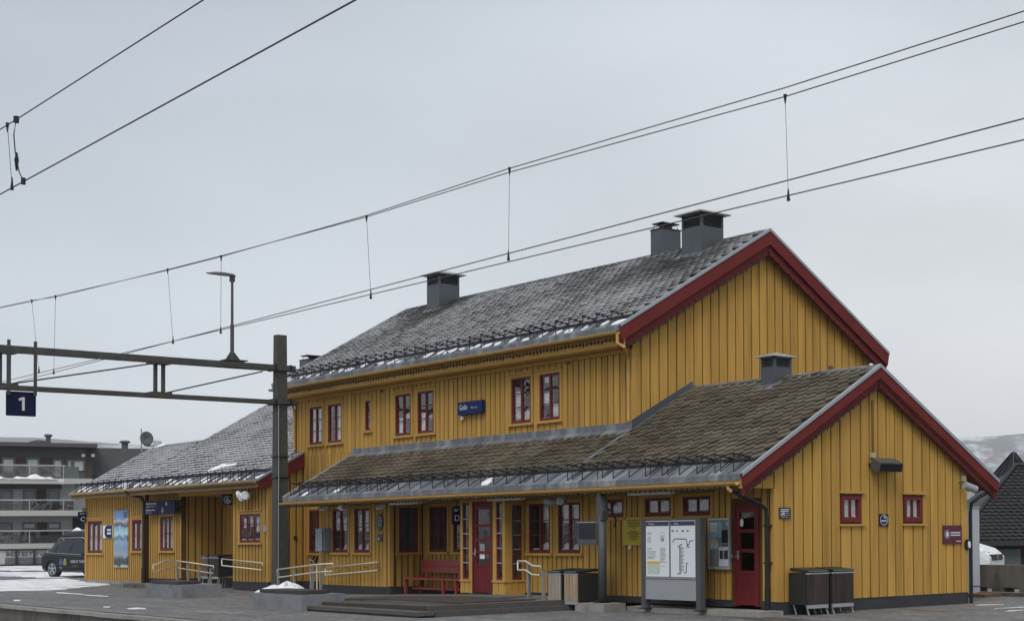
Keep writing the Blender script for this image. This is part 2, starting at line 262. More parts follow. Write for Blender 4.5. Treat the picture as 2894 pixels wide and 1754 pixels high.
# ================================================================== SETTING: ground, platform, track bed, hills
def sm(t): t = max(0.0, min(1.0, t)); return t*t*(3-2*t)
def gz(x, y): return -1.25*sm((y-12)/12)*sm((x+45)/15)
def asphalt():
    m = bpy.data.materials.new('asphalt'); m.use_nodes = True; t = m.node_tree; n = t.nodes; l = t.links; b = n['Principled BSDF']
    g = n.new('ShaderNodeNewGeometry')
    def noise(sc, det, st=(1, 1, 1), ro=.6):
        mp = n.new('ShaderNodeMapping'); mp.inputs['Scale'].default_value = st; l.new(g.outputs['Position'], mp.inputs[0]); x = n.new('ShaderNodeTexNoise'); x.inputs['Scale'].default_value = sc; x.inputs['Detail'].default_value = det; x.inputs['Roughness'].default_value = ro; l.new(mp.outputs[0], x.inputs['Vector']); return x.outputs[0]
    def rng(s, a, b_, c=0., d=1.):
        r = n.new('ShaderNodeMapRange'); r.inputs[1].default_value = a; r.inputs[2].default_value = b_; r.inputs[3].default_value = c; r.inputs[4].default_value = d; l.new(s, r.inputs[0]); return r.outputs[0]
    def mix(f, c1, c2):
        x = n.new('ShaderNodeMix'); x.data_type = 'RGBA'; l.new(f, x.inputs[0])
        for i, c in ((6, c1), (7, c2)):
            if isinstance(c, tuple): x.inputs[i].default_value = (*c, 1)
            else: l.new(c, x.inputs[i])
        return x.outputs[2]
    grit = noise(7, 9, (.5, 1, 1), ro=.8); mid = noise(1.3, 7, (.6, 1.3, 1)); big = noise(.22, 4, (.5, 1.2, 1)); streak = noise(.9, 6, (.12, 1.6, 1), .7); wet = noise(.33, 5, (.35, 1.5, 1))
    c = mix(rng(mid, .3, .7), (.095, .091, .088), (.178, .171, .165)); c = mix(rng(streak, .56, .70), c, (.25, .244, .238)); 
    wf = rng(wet, .56, .66); c = mix(wf, c, (.06, .058, .058))
    v = n.new('ShaderNodeVectorMath'); v.operation = 'SCALE'; l.new(c, v.inputs[0]); l.new(rng(grit, .38, .62, .50, 1.5), v.inputs['Scale']); l.new(v.outputs[0], b.inputs['Base Color'])
    l.new(rng(wet, .56, .66, .72, .28), b.inputs['Roughness'])
    bp = n.new('ShaderNodeBump'); bp.inputs['Strength'].default_value = .7; bp.inputs['Distance'].default_value = .03; l.new(grit, bp.inputs['Height']); l.new(bp.outputs[0], b.inputs['Normal']); return m
ASPH = asphalt()
GRAV = mat('ballast', (0.12, 0.11, 0.10), 0.95, var=0.5, vscale=14, bump=1.0, bscale=16)
def ax_lines(spec):
    r = []
    for a, b, n in spec: r += [a+(b-a)*i/n for i in range(n)]
    return r+[spec[-1][1]]
xs = ax_lines([(-3500, -300, 4), (-300, -100, 6), (-100, 40, 28), (40, 300, 5), (300, 3500, 4)])
ys = ax_lines([(-7.45, 12, 6), (12, 26, 8), (26, 100, 5), (100, 3500, 6)])
g = MB(); nx = len(xs)
for y in ys:
    for x in xs: g.v.append((x, y, gz(x, y)))
for j in range(len(ys)-1):
    for i in range(nx-1): g.f.append((j*nx+i, j*nx+i+1, (j+1)*nx+i+1, (j+1)*nx+i))
g.build('ground', ASPH, kind='structure')
MB().box(-3500, 3500, -17.4, -7.6, -1.3, -0.98).build('track_bed', GRAV, kind='structure')
MB().box(-3500, 3500, -3500, -17.4, -1.3, 0.0).build('far_platform', ASPH, kind='structure')
pw = MB()
for k in range(9):
    x0 = -44+6*k; pw.box(x0+.008, x0+5.992, -7.56, -7.2, -1.2, -.10)
for x in (-16.45, -15.92, -15.38): pass
pwo = pw.build('platform_wall', CONCB, kind='structure')
cop = MB().box(-.99, .99, -.17, .17, -.04, .04).build('coping_slab', CONCL, pwo, origin=(0, 0, 0))
cop.location = (-29, -7.48, -.052)
for k in range(1, 18):
    c = link_copy(cop, 'coping_slab', (-29+2*k, -7.48+random.uniform(-.006, .006), -.052+random.uniform(-.004, .004)), pwo)
hb = MB()
for a in (735, 825, 918):
    p = ony(*C6(a, 1466), -7.56); hb.box(p.x-.17, p.x+.17, -7.566, -7.5, p.z-.11, p.z+.12)
hb.build('drain_opening', BLACK, pwo)
for yy in (-9.35-.72, -9.35+.72, -14.9-.72, -14.9+.72):
    r = MB(); r.extr([(-200, yy-.07, -.95), (-200, yy+.07, -.95), (-200, yy+.02, -.9), (-200, yy+.035, -.79), (-200, yy-.035, -.79), (-200, yy-.02, -.9)], (300, 0, 0)); r.build('rail', STEEL, kind='structure')
# snow lying on the ground
def snow_patch(name, outline, z, lab=None, kind='stuff', hgt=0.02, jit=.25, seed=1):
    rr = random.Random(seed); pts = []
    n = len(outline)
    for i in range(n):
        a = Vector(outline[i]); b = Vector(outline[(i+1) % n]); k = max(2, int((b-a).length/.35))
        k = min(k, 40)
        for t in range(k):
            q = a.lerp(b, t/k); nn = Vector((-(b-a).y, (b-a).x, 0)).normalized(); pts.append(q+nn*rr.uniform(-jit, jit))
    c = sum(pts, Vector())/len(pts); mb = MB()
    inner = [c+(p-c)*.93 for p in pts]
    for p in pts: mb.v.append((p.x, p.y, z+.004+gz(p.x, p.y)))
    for p in inner: mb.v.append((p.x, p.y, z+hgt+gz(p.x, p.y)))
    m = len(pts)
    for i in range(m): j = (i+1) % m; mb.f.append((i, j, m+j, m+i))
    mb.f.append(tuple(range(m, 2*m)))
    return mb.build(name, SNOWD, kind=kind, recalc=True)
def gp(u, v): p = onz(u, v); return (p.x, p.y, 0)
snow_patch('snow_patch', [gp(*C6(a, b)) for a, b in ((-700, 1000), (0, 1008), (400, 995), (830, 985), (1010, 1020), (1300, 1062), (900, 1095), (600, 1128), (0, 1135), (-700, 1140))], 0, seed=2)
snow_patch('snow_patch', [gp(*C6(a, b)) for a, b in ((-900, 905), (0, 912), (500, 910), (1020, 925), (1020, 968), (600, 975), (0, 948), (-900, 940))], 0, seed=3, jit=.5)
snow_patch('snow_patch', [gp(*C6(a, b)) for a, b in ((-900, 832), (0, 833), (540, 835), (1020, 840), (1020, 895), (540, 890), (0, 893), (-900, 885))], 0, seed=4, jit=.6)
for k, pl in enumerate((((160, 1243), (250, 1243), (245, 1252), (165, 1253)), ((670, 1150), (860, 1163), (1000, 1170), (1000, 1178), (860, 1172), (690, 1160)), ((1230, 1322), (1310, 1322), (1305, 1331), (1240, 1331)), ((1505, 1345), (1620, 1335), (1750, 1340), (1740, 1352), (1620, 1350), (1540, 1355)), ((1000, 1180), (1300, 1198), (1290, 1203), (1010, 1187)))):
    snow_patch('snow_patch', [gp(*C6(a, b)) for a, b in pl], 0, seed=10+k, jit=.03, hgt=.012)
snow_patch('snow_patch', [(-40, -8.6, 0), (-12, -8.5, 0), (-12, -7.62, 0), (-40, -7.62, 0)], -.95, seed=6, jit=.12, hgt=.50)
# pale ice strips in front of the gable at the right
for k, (a, b, c, d) in enumerate(((450, 1398, 658, 1388), (520, 1418, 658, 1410), (300, 1372, 520, 1366))):
    p = onz(*C7(a, b)); q = onz(*C7(c, d)); snow_patch('snow_patch', [(p.x, p.y-.1, 0), (q.x, q.y-.1, 0), (q.x, q.y+.12, 0), (p.x, p.y+.1, 0)], 0, seed=30+k, jit=.07, hgt=.01)
# hills all round the valley: snowy slopes with frosted forest
def hill_mat():
    m = bpy.data.materials.new('hill_forest'); m.use_nodes = True; t = m.node_tree; n = t.nodes; l = t.links; b = n['Principled BSDF']; b.inputs['Roughness'].default_value = 0.95
    g = n.new('ShaderNodeNewGeometry'); sx = n.new('ShaderNodeSeparateXYZ'); l.new(g.outputs['Position'], sx.inputs[0]); at = n.new('ShaderNodeMath'); at.operation = 'ARCTAN2'; l.new(sx.outputs[1], at.inputs[0]); l.new(sx.outputs[0], at.inputs[1]); cx = n.new('ShaderNodeCombineXYZ'); l.new(at.outputs[0], cx.inputs[0]); l.new(sx.outputs[2], cx.inputs[1]); mp = n.new('ShaderNodeMapping'); mp.inputs['Scale'].default_value = (60, .045, 1); l.new(cx.outputs[0], mp.inputs[0])
    a = n.new('ShaderNodeTexNoise'); a.inputs['Scale'].default_value = 1.0; a.inputs['Detail'].default_value = 9; a.inputs['Roughness'].default_value = .72; l.new(mp.outputs[0], a.inputs['Vector'])
    c = n.new('ShaderNodeTexNoise'); c.inputs['Scale'].default_value = .16; c.inputs['Detail'].default_value = 4; l.new(mp.outputs[0], c.inputs['Vector'])
    ad = n.new('ShaderNodeMath'); ad.operation = 'MULTIPLY_ADD'; l.new(c.outputs[0], ad.inputs[0]); ad.inputs[1].default_value = .6; l.new(a.outputs[0], ad.inputs[2])
    r = n.new('ShaderNodeMapRange'); r.inputs[1].default_value = .74; r.inputs[2].default_value = .95; l.new(ad.outputs[0], r.inputs[0])
    mm = n.new('ShaderNodeMix'); mm.data_type = 'RGBA'; l.new(r.outputs[0], mm.inputs[0]); mm.inputs[6].default_value = (.17, .175, .185, 1); mm.inputs[7].default_value = (.64, .66, .68, 1)
    l.new(mm.outputs[2], b.inputs['Base Color']); return m
hm = MB(); NA = 360; prof = [(1400, 0), (1600, .25), (1800, .55), (2050, .82), (2300, 1.0), (2700, 1.05)]
rh = random.Random(5); ph = [rh.uniform(0, 6.28) for _ in range(8)]
ctr = Vector((0, 0, 0))
for i in range(NA):
    a = 2*math.pi*i/NA
    hgt = 118+32*max(0, math.cos(a-2.27))**3+7*math.sin(2*a+ph[0])+6*math.sin(5*a+ph[1])+5*math.sin(11*a+ph[2])+4*math.sin(23*a+ph[3])+2.5*math.sin(47*a+ph[4])
    for j, (rd, t) in enumerate(prof):
        rr = rd+40*math.sin(7*a+j)+25*math.sin(17*a+2*j)
        hm.v.append((CAM.x+rr*math.cos(a), CAM.y+rr*math.sin(a), -4+hgt*t+5*math.sin(29*a+3*j)*t))
np_ = len(prof)
for i in range(NA):
    k = (i+1) % NA
    for j in range(np_-1): hm.f.append((i*np_+j, k*np_+j, k*np_+j+1, i*np_+j+1))
hm.build('hills', hill_mat(), smooth=True, kind='structure')

# ================================================================== STATION BUILDING
RA = (3.278, 0.625); RM = (5.900, 0.6225); RL = (3.517, 0.6225)      # roof top planes z = a + m*y
ST = thing('station_building', 'long ochre-yellow wooden station building with slate roofs and dark red trim', 'building', (-12, 0, 0))
XM, YM, XML = -6.07, 1.05, -23.45
def wall(name, P, a0, a1, z0, ztop, holes=(), sp=.21, gap=.048, indiv=True, label=None, thick=.16, zrect=None, casing=True, zb=None, planks=True, stuffname='plank_cladding', caw=.085, over=(), gd=.026):
    """backing wall with openings + vertical planks. holes: (a0,a1,z0,z1) window openings. over: extra plank-free rectangles"""
    zt = ztop if callable(ztop) else (lambda a: ztop)
    zr = zrect if zrect is not None else min(zt(a0), zt(a1))
    aa = sorted({a0, a1, *[h[0] for h in holes], *[h[1] for h in holes]}); zz = sorted({z0, zr, *[h[2] for h in holes], *[h[3] for h in holes]})
    zz = [z for z in zz if z <= zr+1e-6]
    mb = MB()
    for i in range(len(aa)-1):
        for j in range(len(zz)-1):
            ca = (aa[i]+aa[i+1])/2; cz = (zz[j]+zz[j+1])/2
            if any(h[0] < ca < h[1] and h[2] < cz < h[3] for h in holes): continue
            P.bx(mb, aa[i], aa[i+1], -thick, -gd, zz[j], zz[j+1])
    if callable(ztop):
        n = 24; top = [(a0+(a1-a0)*k/n) for k in range(n+1)]
        pts = [P.w(a0, -gd, zr), P.w(a1, -gd, zr)]+[P.w(a, -gd, max(zr, zt(a))) for a in reversed(top)]
        mb.extr(pts, P.nd()*-(thick-gd))
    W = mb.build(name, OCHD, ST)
    if not planks: return W
    ex = [(h[0]-caw, h[1]+caw, h[2]-.07, h[3]+caw+.01) for h in holes]+list(over)
    brk = sorted({a0, a1, *[min(max(x, a0), a1) for e in ex for x in e[:2]]})
    allp = MB()
    for s, t in zip(brk, brk[1:]):
        n = max(1, round((t-s)/sp)) if t-s > .12 else 1
        for k in range(n):
            p0 = s+(t-s)*k/n; p1 = s+(t-s)*(k+1)/n; c = (p0+p1)/2
            if p1-p0 < .03: continue
            iv = [(z0-.02 if zb is None else zb, None)]; cuts = sorted([(e[2], e[3]) for e in ex if e[0]-1e-4 < c < e[1]+1e-4])
            segs = []; zc = z0-.02 if zb is None else zb
            for cz0, cz1 in cuts:
                if cz0-zc > .06: segs.append((zc, cz0, cz0))
                zc = max(zc, cz1)
            tt0, tt1 = zt(p0+gap/2), zt(p1-gap/2)
            if min(tt0, tt1)-zc > .03: segs.append((zc, tt0, tt1))
            for b0, t0, t1 in segs:
                dj = random.uniform(-.004, .003)
                if indiv:
                    m1 = MB(); P.bx(m1, p0+gap/2, p1-gap/2, -gd-.006, dj, b0, t0, t1); m1.build('plank', OCH, W, recalc=True)
                else: P.bx(allp, p0+gap/2, p1-gap/2, -gd-.006, dj, b0, t0, t1)
    if not indiv: allp.build(stuffname, OCH, W, kind='stuff')
    return W
def window(P, a0, a1, z0, z1, cols=2, rows=3, name='window', mul=.065, fr=.05, sill=True, head=True, curt=(), par=ST, mun=.018, capw=.085, room=.45, casing=True, sillw=None, pd=.030):
    f = MB()
    for (x0, x1, y0, y1) in ((a0, a0+fr, z0, z1), (a1-fr, a1, z0, z1), (a0+fr, a1-fr, z0, z0+fr*1.3), (a0+fr, a1-fr, z1-fr, z1)): P.bx(f, x0, x1, -.10, .012, y0, y1)
    ia, ib, iz, iy = a0+fr, a1-fr, z0+fr*1.3, z1-fr
    cw = (ib-ia-mul*(cols-1))/cols
    for c in range(1, cols):
        x = ia+c*cw+(c-1)*mul; P.bx(f, x, x+mul, -.09, .002-pd*.2, iz, iy)
    rh = (iy-iz)/rows
    for c in range(cols):
        x = ia+c*(cw+mul)
        for r in range(1, rows): P.bx(f, x, x+cw, -pd-.02, -pd+.012, iz+r*rh-mun/2, iz+r*rh+mun/2)
    W = f.build(name, REDW, par)
    for c in range(cols):
        x = ia+c*(cw+mul)
        for r in range(rows):
            g = MB(); lo = iz+r*rh+(mun/2 if r else 0); hi = iz+(r+1)*rh-(mun/2 if r < rows-1 else 0); g.poly([P.w(x, -pd, lo), P.w(x+cw, -pd, lo), P.w(x+cw, -pd, hi), P.w(x, -pd, hi)]); g.build('pane', GLASS, W, recalc=False)
    r = MB()
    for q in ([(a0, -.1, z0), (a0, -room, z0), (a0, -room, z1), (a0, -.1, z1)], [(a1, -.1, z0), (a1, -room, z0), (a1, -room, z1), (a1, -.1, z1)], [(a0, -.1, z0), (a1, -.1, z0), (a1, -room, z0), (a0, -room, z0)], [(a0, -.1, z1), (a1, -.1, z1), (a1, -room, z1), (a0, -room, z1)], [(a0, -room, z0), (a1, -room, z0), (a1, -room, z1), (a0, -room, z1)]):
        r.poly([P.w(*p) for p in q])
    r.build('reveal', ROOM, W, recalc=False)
    if casing:
        c = MB()
        P.bx(c, a0-capw, a0-.002, -.045, .014, z0-.01, z1+capw); P.bx(c, a1+.002, a1+capw, -.045, .014, z0-.01, z1+capw); P.bx(c, a0-.002, a1+.002, -.045, .013, z1+.002, z1+capw)
        c.build('casing', OCHT, W)
    if sill: s = MB(); e = capw+.02; P.bx(s, a0-e, a1+e, -.04, .06, z0-.075, z0-.012); s.build('sill', OCHT, W)
    if head: s = MB(); e = capw+.01; P.bx(s, a0-e, a1+e, -.04, .05, z1+capw, z1+capw+.035); s.build('head_board', OCHT, W)
    for (fa0, fa1, fz0, fz1, bow) in curt:      # fractions of the opening; bow 1 = rounded top
        m = MB(); A = lambda t: ia+(ib-ia)*t; Zf = lambda t: iz+(iy-iz)*t; pts = []
        n = 8
        pts = [P.w(A(fa0), -pd-.045, Zf(fz0)), P.w(A(fa1), -pd-.045, Zf(fz0))]
        for k in range(n+1):
            t = k/n; pts.append(P.w(A(fa1+(fa0-fa1)*t), -pd-.045-.015*math.sin(9*t), Zf(fz1-(bow*.35*(fz1-fz0))*(2*t-1)**2)))
        m.extr(pts, P.nd()*.006); m.build('curtain', CREAM, W)
    return W
# ---- walls
F0 = Pl('F', 0.0); FU = Pl('F', YM); FR = Pl('F', 0.93); FV = Pl('F', -0.524); G0 = Pl('G', 0.0); GM = Pl('G', XM); GB = Pl('G', -15.4); GV = Pl('G', -8.87); GL = Pl('G', -22.9); GLR = Pl('G', -29.88); FLR = Pl('F', 1.42)
fw = [(-8.67, -7.79, 1.196, 2.322), (-7.46, -6.575, 1.196, 2.322)]; fs = [(-5.92, -4.93, 1.975, 2.352), (-4.16, -3.26, 1.975, 2.352), (-2.85, -1.95, 1.975, 2.352)]; fd = (-1.222, -.466, .155, 2.19)
wall('front_wall', F0, -8.87, -0.02, .29, 2.50, holes=fw+fs+[fd], sp=.206)
cur_lo = ((.0, 1, .0, .035, 0), (.08, .42, .03, .17, 1), (.60, .95, .03, .17, 1))
window(F0, *fw[0], curt=((.55, .95, .03, .16, 1), (.56, 1, .62, 1, 0), (0, 1, 0, .03, 0)), head=False); window(F0, *fw[1], curt=((.10, .42, .03, .15, 1), (.60, .92, .03, .13, 1), (.08, .45, .60, 1, 0), (.6, .98, .70, 1, 0), (0, 1, 0, .03, 0)), head=False)
for q in fs: window(F0, *q, cols=2, rows=1, mul=.022, fr=.055, head=False, curt=((.05, .48, .05, .95, 0), (.52, .95, .1, .95, .4)))
# bay
bw = [(-18.70, -17.78, 1.185, 2.36), (-17.395, -16.51, 1.185, 2.36)]
wall('bay_wall', F0, -19.58, -15.40, .29, 2.50, holes=bw, sp=.205)
window(F0, *bw[0], curt=((0, 1, 0, .03, 0), (.62, .97, .03, .15, 1), (.05, .42, .62, .82, .8), (.58, .95, .6, .85, .8), (.05, .45, .5, .58, 0), (.58, 1, .5, .6, 0)), head=False)
window(F0, *bw[1], curt=((0, 1, 0, .03, 0), (.08, .42, .03, .14, 1), (.62, .97, .03, .16, 1), (.1, .45, .6, .9, .8), (.58, .98, .58, .98, .3), (.1, .45, .48, .56, 0), (.62, .98, .46, .56, 0)), head=False)
wall('bay_side_wall', GB, 0.0, .93, .29, 2.50, holes=[(.25, .78, 1.18, 2.355)], sp=.19)
window(GB, .25, .78, 1.18, 2.355, cols=1, rows=1, head=False)
rw = [(-15.02, -14.10, 1.19, 2.37), (-13.78, -12.9, 1.19, 2.37)]
wall('recess_wall', FR, -15.40, -10.85, .26, 2.50, holes=rw+[(-12.5, -11.7, 1.19, 2.37)], sp=.205)
window(FR, *rw[0], rows=3, head=False); window(FR, *rw[1], rows=3, head=False, curt=((.6, .95, .03, .2, 0),)); window(FR, -12.5, -11.7, 1.19, 2.37, head=False)
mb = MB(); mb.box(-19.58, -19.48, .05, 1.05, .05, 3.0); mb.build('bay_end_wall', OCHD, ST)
# main block upper front
up = []
for (a, b) in (((318, 1005), (438, 1352)), ((490, 965), (618, 1330)), ((1122, 872), (1268, 1265)), ((1330, 835), (1482, 1240))):
    p = FU.px(*Z2(*a)); q = FU.px(*Z2(*b)); up.append((p[0], q[0], 4.375, 5.50))
for (a, b) in (((318, 730), (502, 1160)), ((583, 685), (773, 1135))):
    p = FU.px(*Z3(*a)); q = FU.px(*Z3(*b)); up.append((p[0], q[0], 4.375, 5.50))
p = FU.px(*Z2(840, 912)); q = FU.px(*Z2(888, 1180)); sw = (p[0], q[0], 4.62, 5.46)
wall('upper_front_wall', FU, XML, XM-.01, 4.06, 5.80, holes=up+[sw], sp=.238)
cu = [((.05, .45, .02, .98, 0), (.55, .95, .02, .98, 0)), ((.58, .95, .02, .70, 0), (.6, .95, .7, .98, 0)), ((.05, .45, .02, .42, 0), (.55, .95, .40, .50, 0)), ((.05, .42, .02, .48, 0), (.58, .95, .3, .42, 0)), ((.05, .42, .05, .72, 0), (.55, .95, .02, .25, .5)), ((.05, .4, .3, .6, 0), (.55, .95, .02, .33, 0), (.08, .45, .85, .98, 0))]
for h, c in zip(up, cu): window(FU, *h, curt=c+((0, 1, 0, .02, 0),))
window(FU, *sw, cols=1, rows=3, curt=((.2, .95, .02, .5, 0),), fr=.04)
# ground-floor strip of the main block between the left wing and the bay
lw_ = (-21.9, -21.05, 1.15, 2.45)
p = FU.px(*B3(245, 475)); q = FU.px(*B3(330, 830)); lw_ = (p[0], p[0]+.95, 1.14, 2.42)
wall('link_wall', FU, -22.9, -19.4, .30, 4.06, holes=[lw_], sp=.21); window(FU, *lw_, cols=2, rows=1, head=False)
# main gable
rm = lambda a: min(RM[0]+RM[1]*a, RM[0]+RM[1]*4.95-.662*(a-4.95))-.20
wall('main_gable_wall', GM, YM, 8.62, 3.2, rm, sp=.25, zb=3.4, zrect=5.2, gap=.036)
# wing gable with two small windows
gw = [(1.79, 2.335, 1.80, 2.335), (3.61, 4.155, 1.80, 2.335)]
ra = lambda a: min(RA[0]+RA[1]*a, RA[0]+RA[1]*(5.5-a))-.20
wall('wing_gable_wall', G0, 0.0, 5.63, .27, ra, holes=gw, sp=.256, zrect=2.5, gap=.036, caw=.02)
for h in gw: window(G0, *h, cols=2, rows=1, mul=.02, fr=.075, casing=False, sill=False, head=False, curt=((.05, .45, .02, .98, 0), (.55, .95, .02, .98, 0), (0, 1, 0, .06, 0)))
for h in gw:
    for z in (h[2]-.085, h[3]+.045):
        m = MB(); G0.bx(m, h[0]-.06, h[1]+.09, -.02, .045, z, z+.045); m.build('window_ledge', OCHT, ST)
# triangular cheek of the gable cladding beyond the corner
m = MB()
for y0, y1 in ((-.81, -.58), (-.56, -.30), (-.28, -.015)):
    m = MB(); zb = 2.452; G0.bx(m, y0, y1, -.05, -.002, zb, max(zb+.02, ra(y0)+.03), max(zb+.02, ra(y1)+.03)); m.build('cheek_board', OCH, ST)
# left wing
HL = []
for (a, b) in ((A1(615, 795), A1(718, 1015)), (A1(925, 785), A1(988, 1000)), (A1(1100, 765), A1(1190, 1000)), (A2(750, 680), A2(908, 890))):
    p = F0.px(*a); q = F0.px(*b); HL.append([p[0], q[0], q[1], p[1]])
HL[1][1] = HL[1][0]+.92
wall('left_wing_wall', F0, -38.7, -32.80, .13, 3.18, holes=[tuple(HL[0]), tuple(HL[1])], sp=.19, indiv=False, gap=.085, gd=.014)
wall('left_wing_wall', Pl('F', .10), -32.80, -29.88, .28, 3.18, holes=[tuple(HL[2])], sp=.19, indiv=False, gap=.085, gd=.014)
wall('left_wing_wall', F0, -25.52, -22.9, .29, 3.18, holes=[tuple(HL[3])], sp=.23, indiv=False, gap=.075, gd=.016)
cl = ((.06, .26, .02, .95, .2), (.40, .60, .02, .9, .2), (.74, .94, .02, .95, .2))
window(F0, *HL[0], cols=3, rows=2, mul=.10, curt=cl, pd=.004); window(F0, *HL[1], cols=2, rows=2, mul=.10, pd=.004, curt=((.1, .35, .02, .9, 0), (.7, .95, .02, .9, 0))); window(Pl('F', .10), *HL[2], cols=3, rows=2, mul=.09, curt=cl, pd=.004); window(F0, *HL[3], cols=3, rows=3, mul=.07, pd=.008, curt=((.42, .58, .55, .98, 0), (.1, .25, .5, .9, 0), (.74, .95, .3, .98, .3), (0, 1, 0, .04, 0)))
wall('left_wing_recess_side', GLR, .12, 1.42, .30, 3.0, sp=.21, indiv=False)
wall('left_wing_recess_back', FLR, -29.88, -25.52, .30, 3.0, sp=.21, indiv=False)
wall('left_wing_gable_wall', GL, 0.0, 1.05, .30, lambda a: RL[0]+RL[1]*a-.2, sp=.2, zrect=3.1, indiv=False)
m = MB(); m.box(-29.9, -25.5, .06, 1.5, 2.985, 3.1); F0.bx(m, -29.88, -25.52, -.06, .0, 2.985, 3.2); m.build('recess_lintel', OCHT, ST)
m = MB(); m.box(-25.62, -25.52, .16, 1.42, .3, 3.0); m.box(-38.86, -38.70, .02, 5.0, .05, 3.2)
m.extr([(-38.8, 0.05, 3.2), (-38.8, 5.05, 3.2), (-38.8, 2.56, 5.0)], (.1, 0, 0)); m.extr([(-34.3, .3, 3.5), (-34.3, 9.6, 3.5), (-34.3, 4.95, 6.45)], (.1, 0, 0))
m.extr([(XML, 1.05, .3), (XML, 8.85, .3), (XML, 8.85, 5.7), (XML, 4.95, 8.75), (XML, 1.05, 5.7)], (.1, 0, 0))
m.box(XML, XM, 8.55, 8.62, 0, 5.8); m.box(-6.07, -.05, 5.53, 5.63, 0, 2.6); m.box(-38.8, XML, 8.8, 8.9, 0, 3.4); m.box(-8.87, -8.8, 0.06, 1.1, .1, 2.5)
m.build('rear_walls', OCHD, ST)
# black plinth boards and concrete footing
pm = MB()
F0.bx(pm, -8.86, -1.30, -.14, -.012, .13, .285); F0.bx(pm, -.42, .0, -.14, -.012, .12, .285); F0.bx(pm, -19.57, -15.39, -.14, -.012, .03, .285); GB.bx(pm, .02, .93, -.14, -.012, .05, .285); FR.bx(pm, -15.4, -10.9, -.14, -.012, .05, .255)
G0.bx(pm, -.01, 5.62, -.14, -.012, -.02, .262); F0.bx(pm, -25.52, -22.9, -.14, -.012, .02, .285); GL.bx(pm, .02, 1.05, -.14, -.012, .02, .30); GLR.bx(pm, .1, 1.42, -.14, -.012, .02, .30); FLR.bx(pm, -29.88, -25.5, -.14, -.012, .02, .3)
Pl('F', .10).bx(pm, -32.8, -29.88, -.14, -.012, .02, .275); FU.bx(pm, -22.9, -19.5, -.14, -.012, .0, .30)
pm.build('plinth', PLINTH, ST)
m = MB(); F0.bx(m, -38.72, -32.8, -.2, .02, -.02, .125); m.build('concrete_footing', CONCL, ST)
# corner boards
for (x, y, z0, z1) in ((0.004, -.004, .262, 2.45), (XM+.004, YM-.004, 4.1, 5.8), (-15.396, -.004, .285, 2.47), (-22.896, -.004, .285, 3.1), (-38.70, -.004, .13, 3.15)):
    cb = MB(); cb.extr([(x-.10, y-.012, z0), (x+.012, y-.012, z0), (x+.012, y+.10, z0), (x, y+.10, z0), (x, y, z0), (x-.10, y, z0)], (0, 0, z1-z0)); cb.build('corner_board', OCHT, ST)
# vestibule
V0, V1 = -10.87, -8.87
vm = MB()
for a0, a1 in ((V0, V0+.10), (-10.47, -10.315), (-9.405, -9.25), (V1-.11, V1)): FV.bx(vm, a0, a1, -.10, 0, .23, 2.44)
FV.bx(vm, V0, V1, -.1, .004, 2.38, 2.47); GV.bx(vm, -.515, -.33, -.1, -.002, .55, 2.43); GV.bx(vm, -.08, 0, -.1, -.002, .55, 2.44); GV.bx(vm, -.33, -.08, -.1, -.002, 2.30, 2.44)
FV.bx(vm, V0, -10.40, -.12, .03, .505, .56); FV.bx(vm, -9.40, V1+.03, -.12, .03, .505, .56); GV.bx(vm, -.55, .0, -.12, .027, .507, .562)
for k in range(2): FV.bx(vm, V0+.02+k*.2, V0+.19+k*.2, -.12, .012, .24, .50)
for k in range(2): FV.bx(vm, -9.36+k*.24, -9.15+k*.24, -.12, .012, .28, .50)
for k in range(3): GV.bx(vm, -.51+k*.175, -.35+k*.175, -.12, .012, .28, .50)
FV.bx(vm, -9.38, V1+.02, -.12, .022, .20, .29); GV.bx(vm, -.54, .0, -.12, .022, .20, .291)
vm.box(V0, V0+.05, -.5, .93, .2, 2.46); vm.box(V0, V1, -.52, .93, 2.44, 2.5)
vm.build('vestibule', OCHT, ST)
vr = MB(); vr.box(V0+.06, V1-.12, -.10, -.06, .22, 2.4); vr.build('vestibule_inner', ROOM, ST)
def sidelight(P, a0, a1, z0, z1, n):
    f = MB(); P.bx(f, a0, a0+.03, -.08, -.01, z0, z1); P.bx(f, a1-.03, a1, -.08, -.01, z0, z1); P.bx(f, a0+.03, a1-.03, -.08, -.01, z1-.04, z1); P.bx(f, a0+.03, a1-.03, -.08, -.01, z0, z0+.05)
    W = f.build('sidelight', REDW, ST); h = (z1-z0-.09)/n
    for k in range(n):
        if k:
            s = MB(); P.bx(s, a0+.03, a1-.03, -.07, .0, z0+.05+h*k-.012, z0+.05+h*k+.012); s.build('glazing_bar', ZINCL, W)
        g = MB(); q0, q1 = z0+.05+h*k+(.012 if k else 0), z0+.05+h*(k+1)-.012; g.poly([P.w(a0+.03, -.042, q0), P.w(a1-.03, -.042, q0), P.w(a1-.03, -.042, q1), P.w(a0+.03, -.042, q1)]); g.build('pane', GLASS, W, recalc=False)
sidelight(FV, V0+.10, -10.47, .56, 2.38, 5); sidelight(FV, -9.25, V1-.11, .56, 2.38, 5); sidelight(GV, -.33, -.08, .56, 2.30, 5)
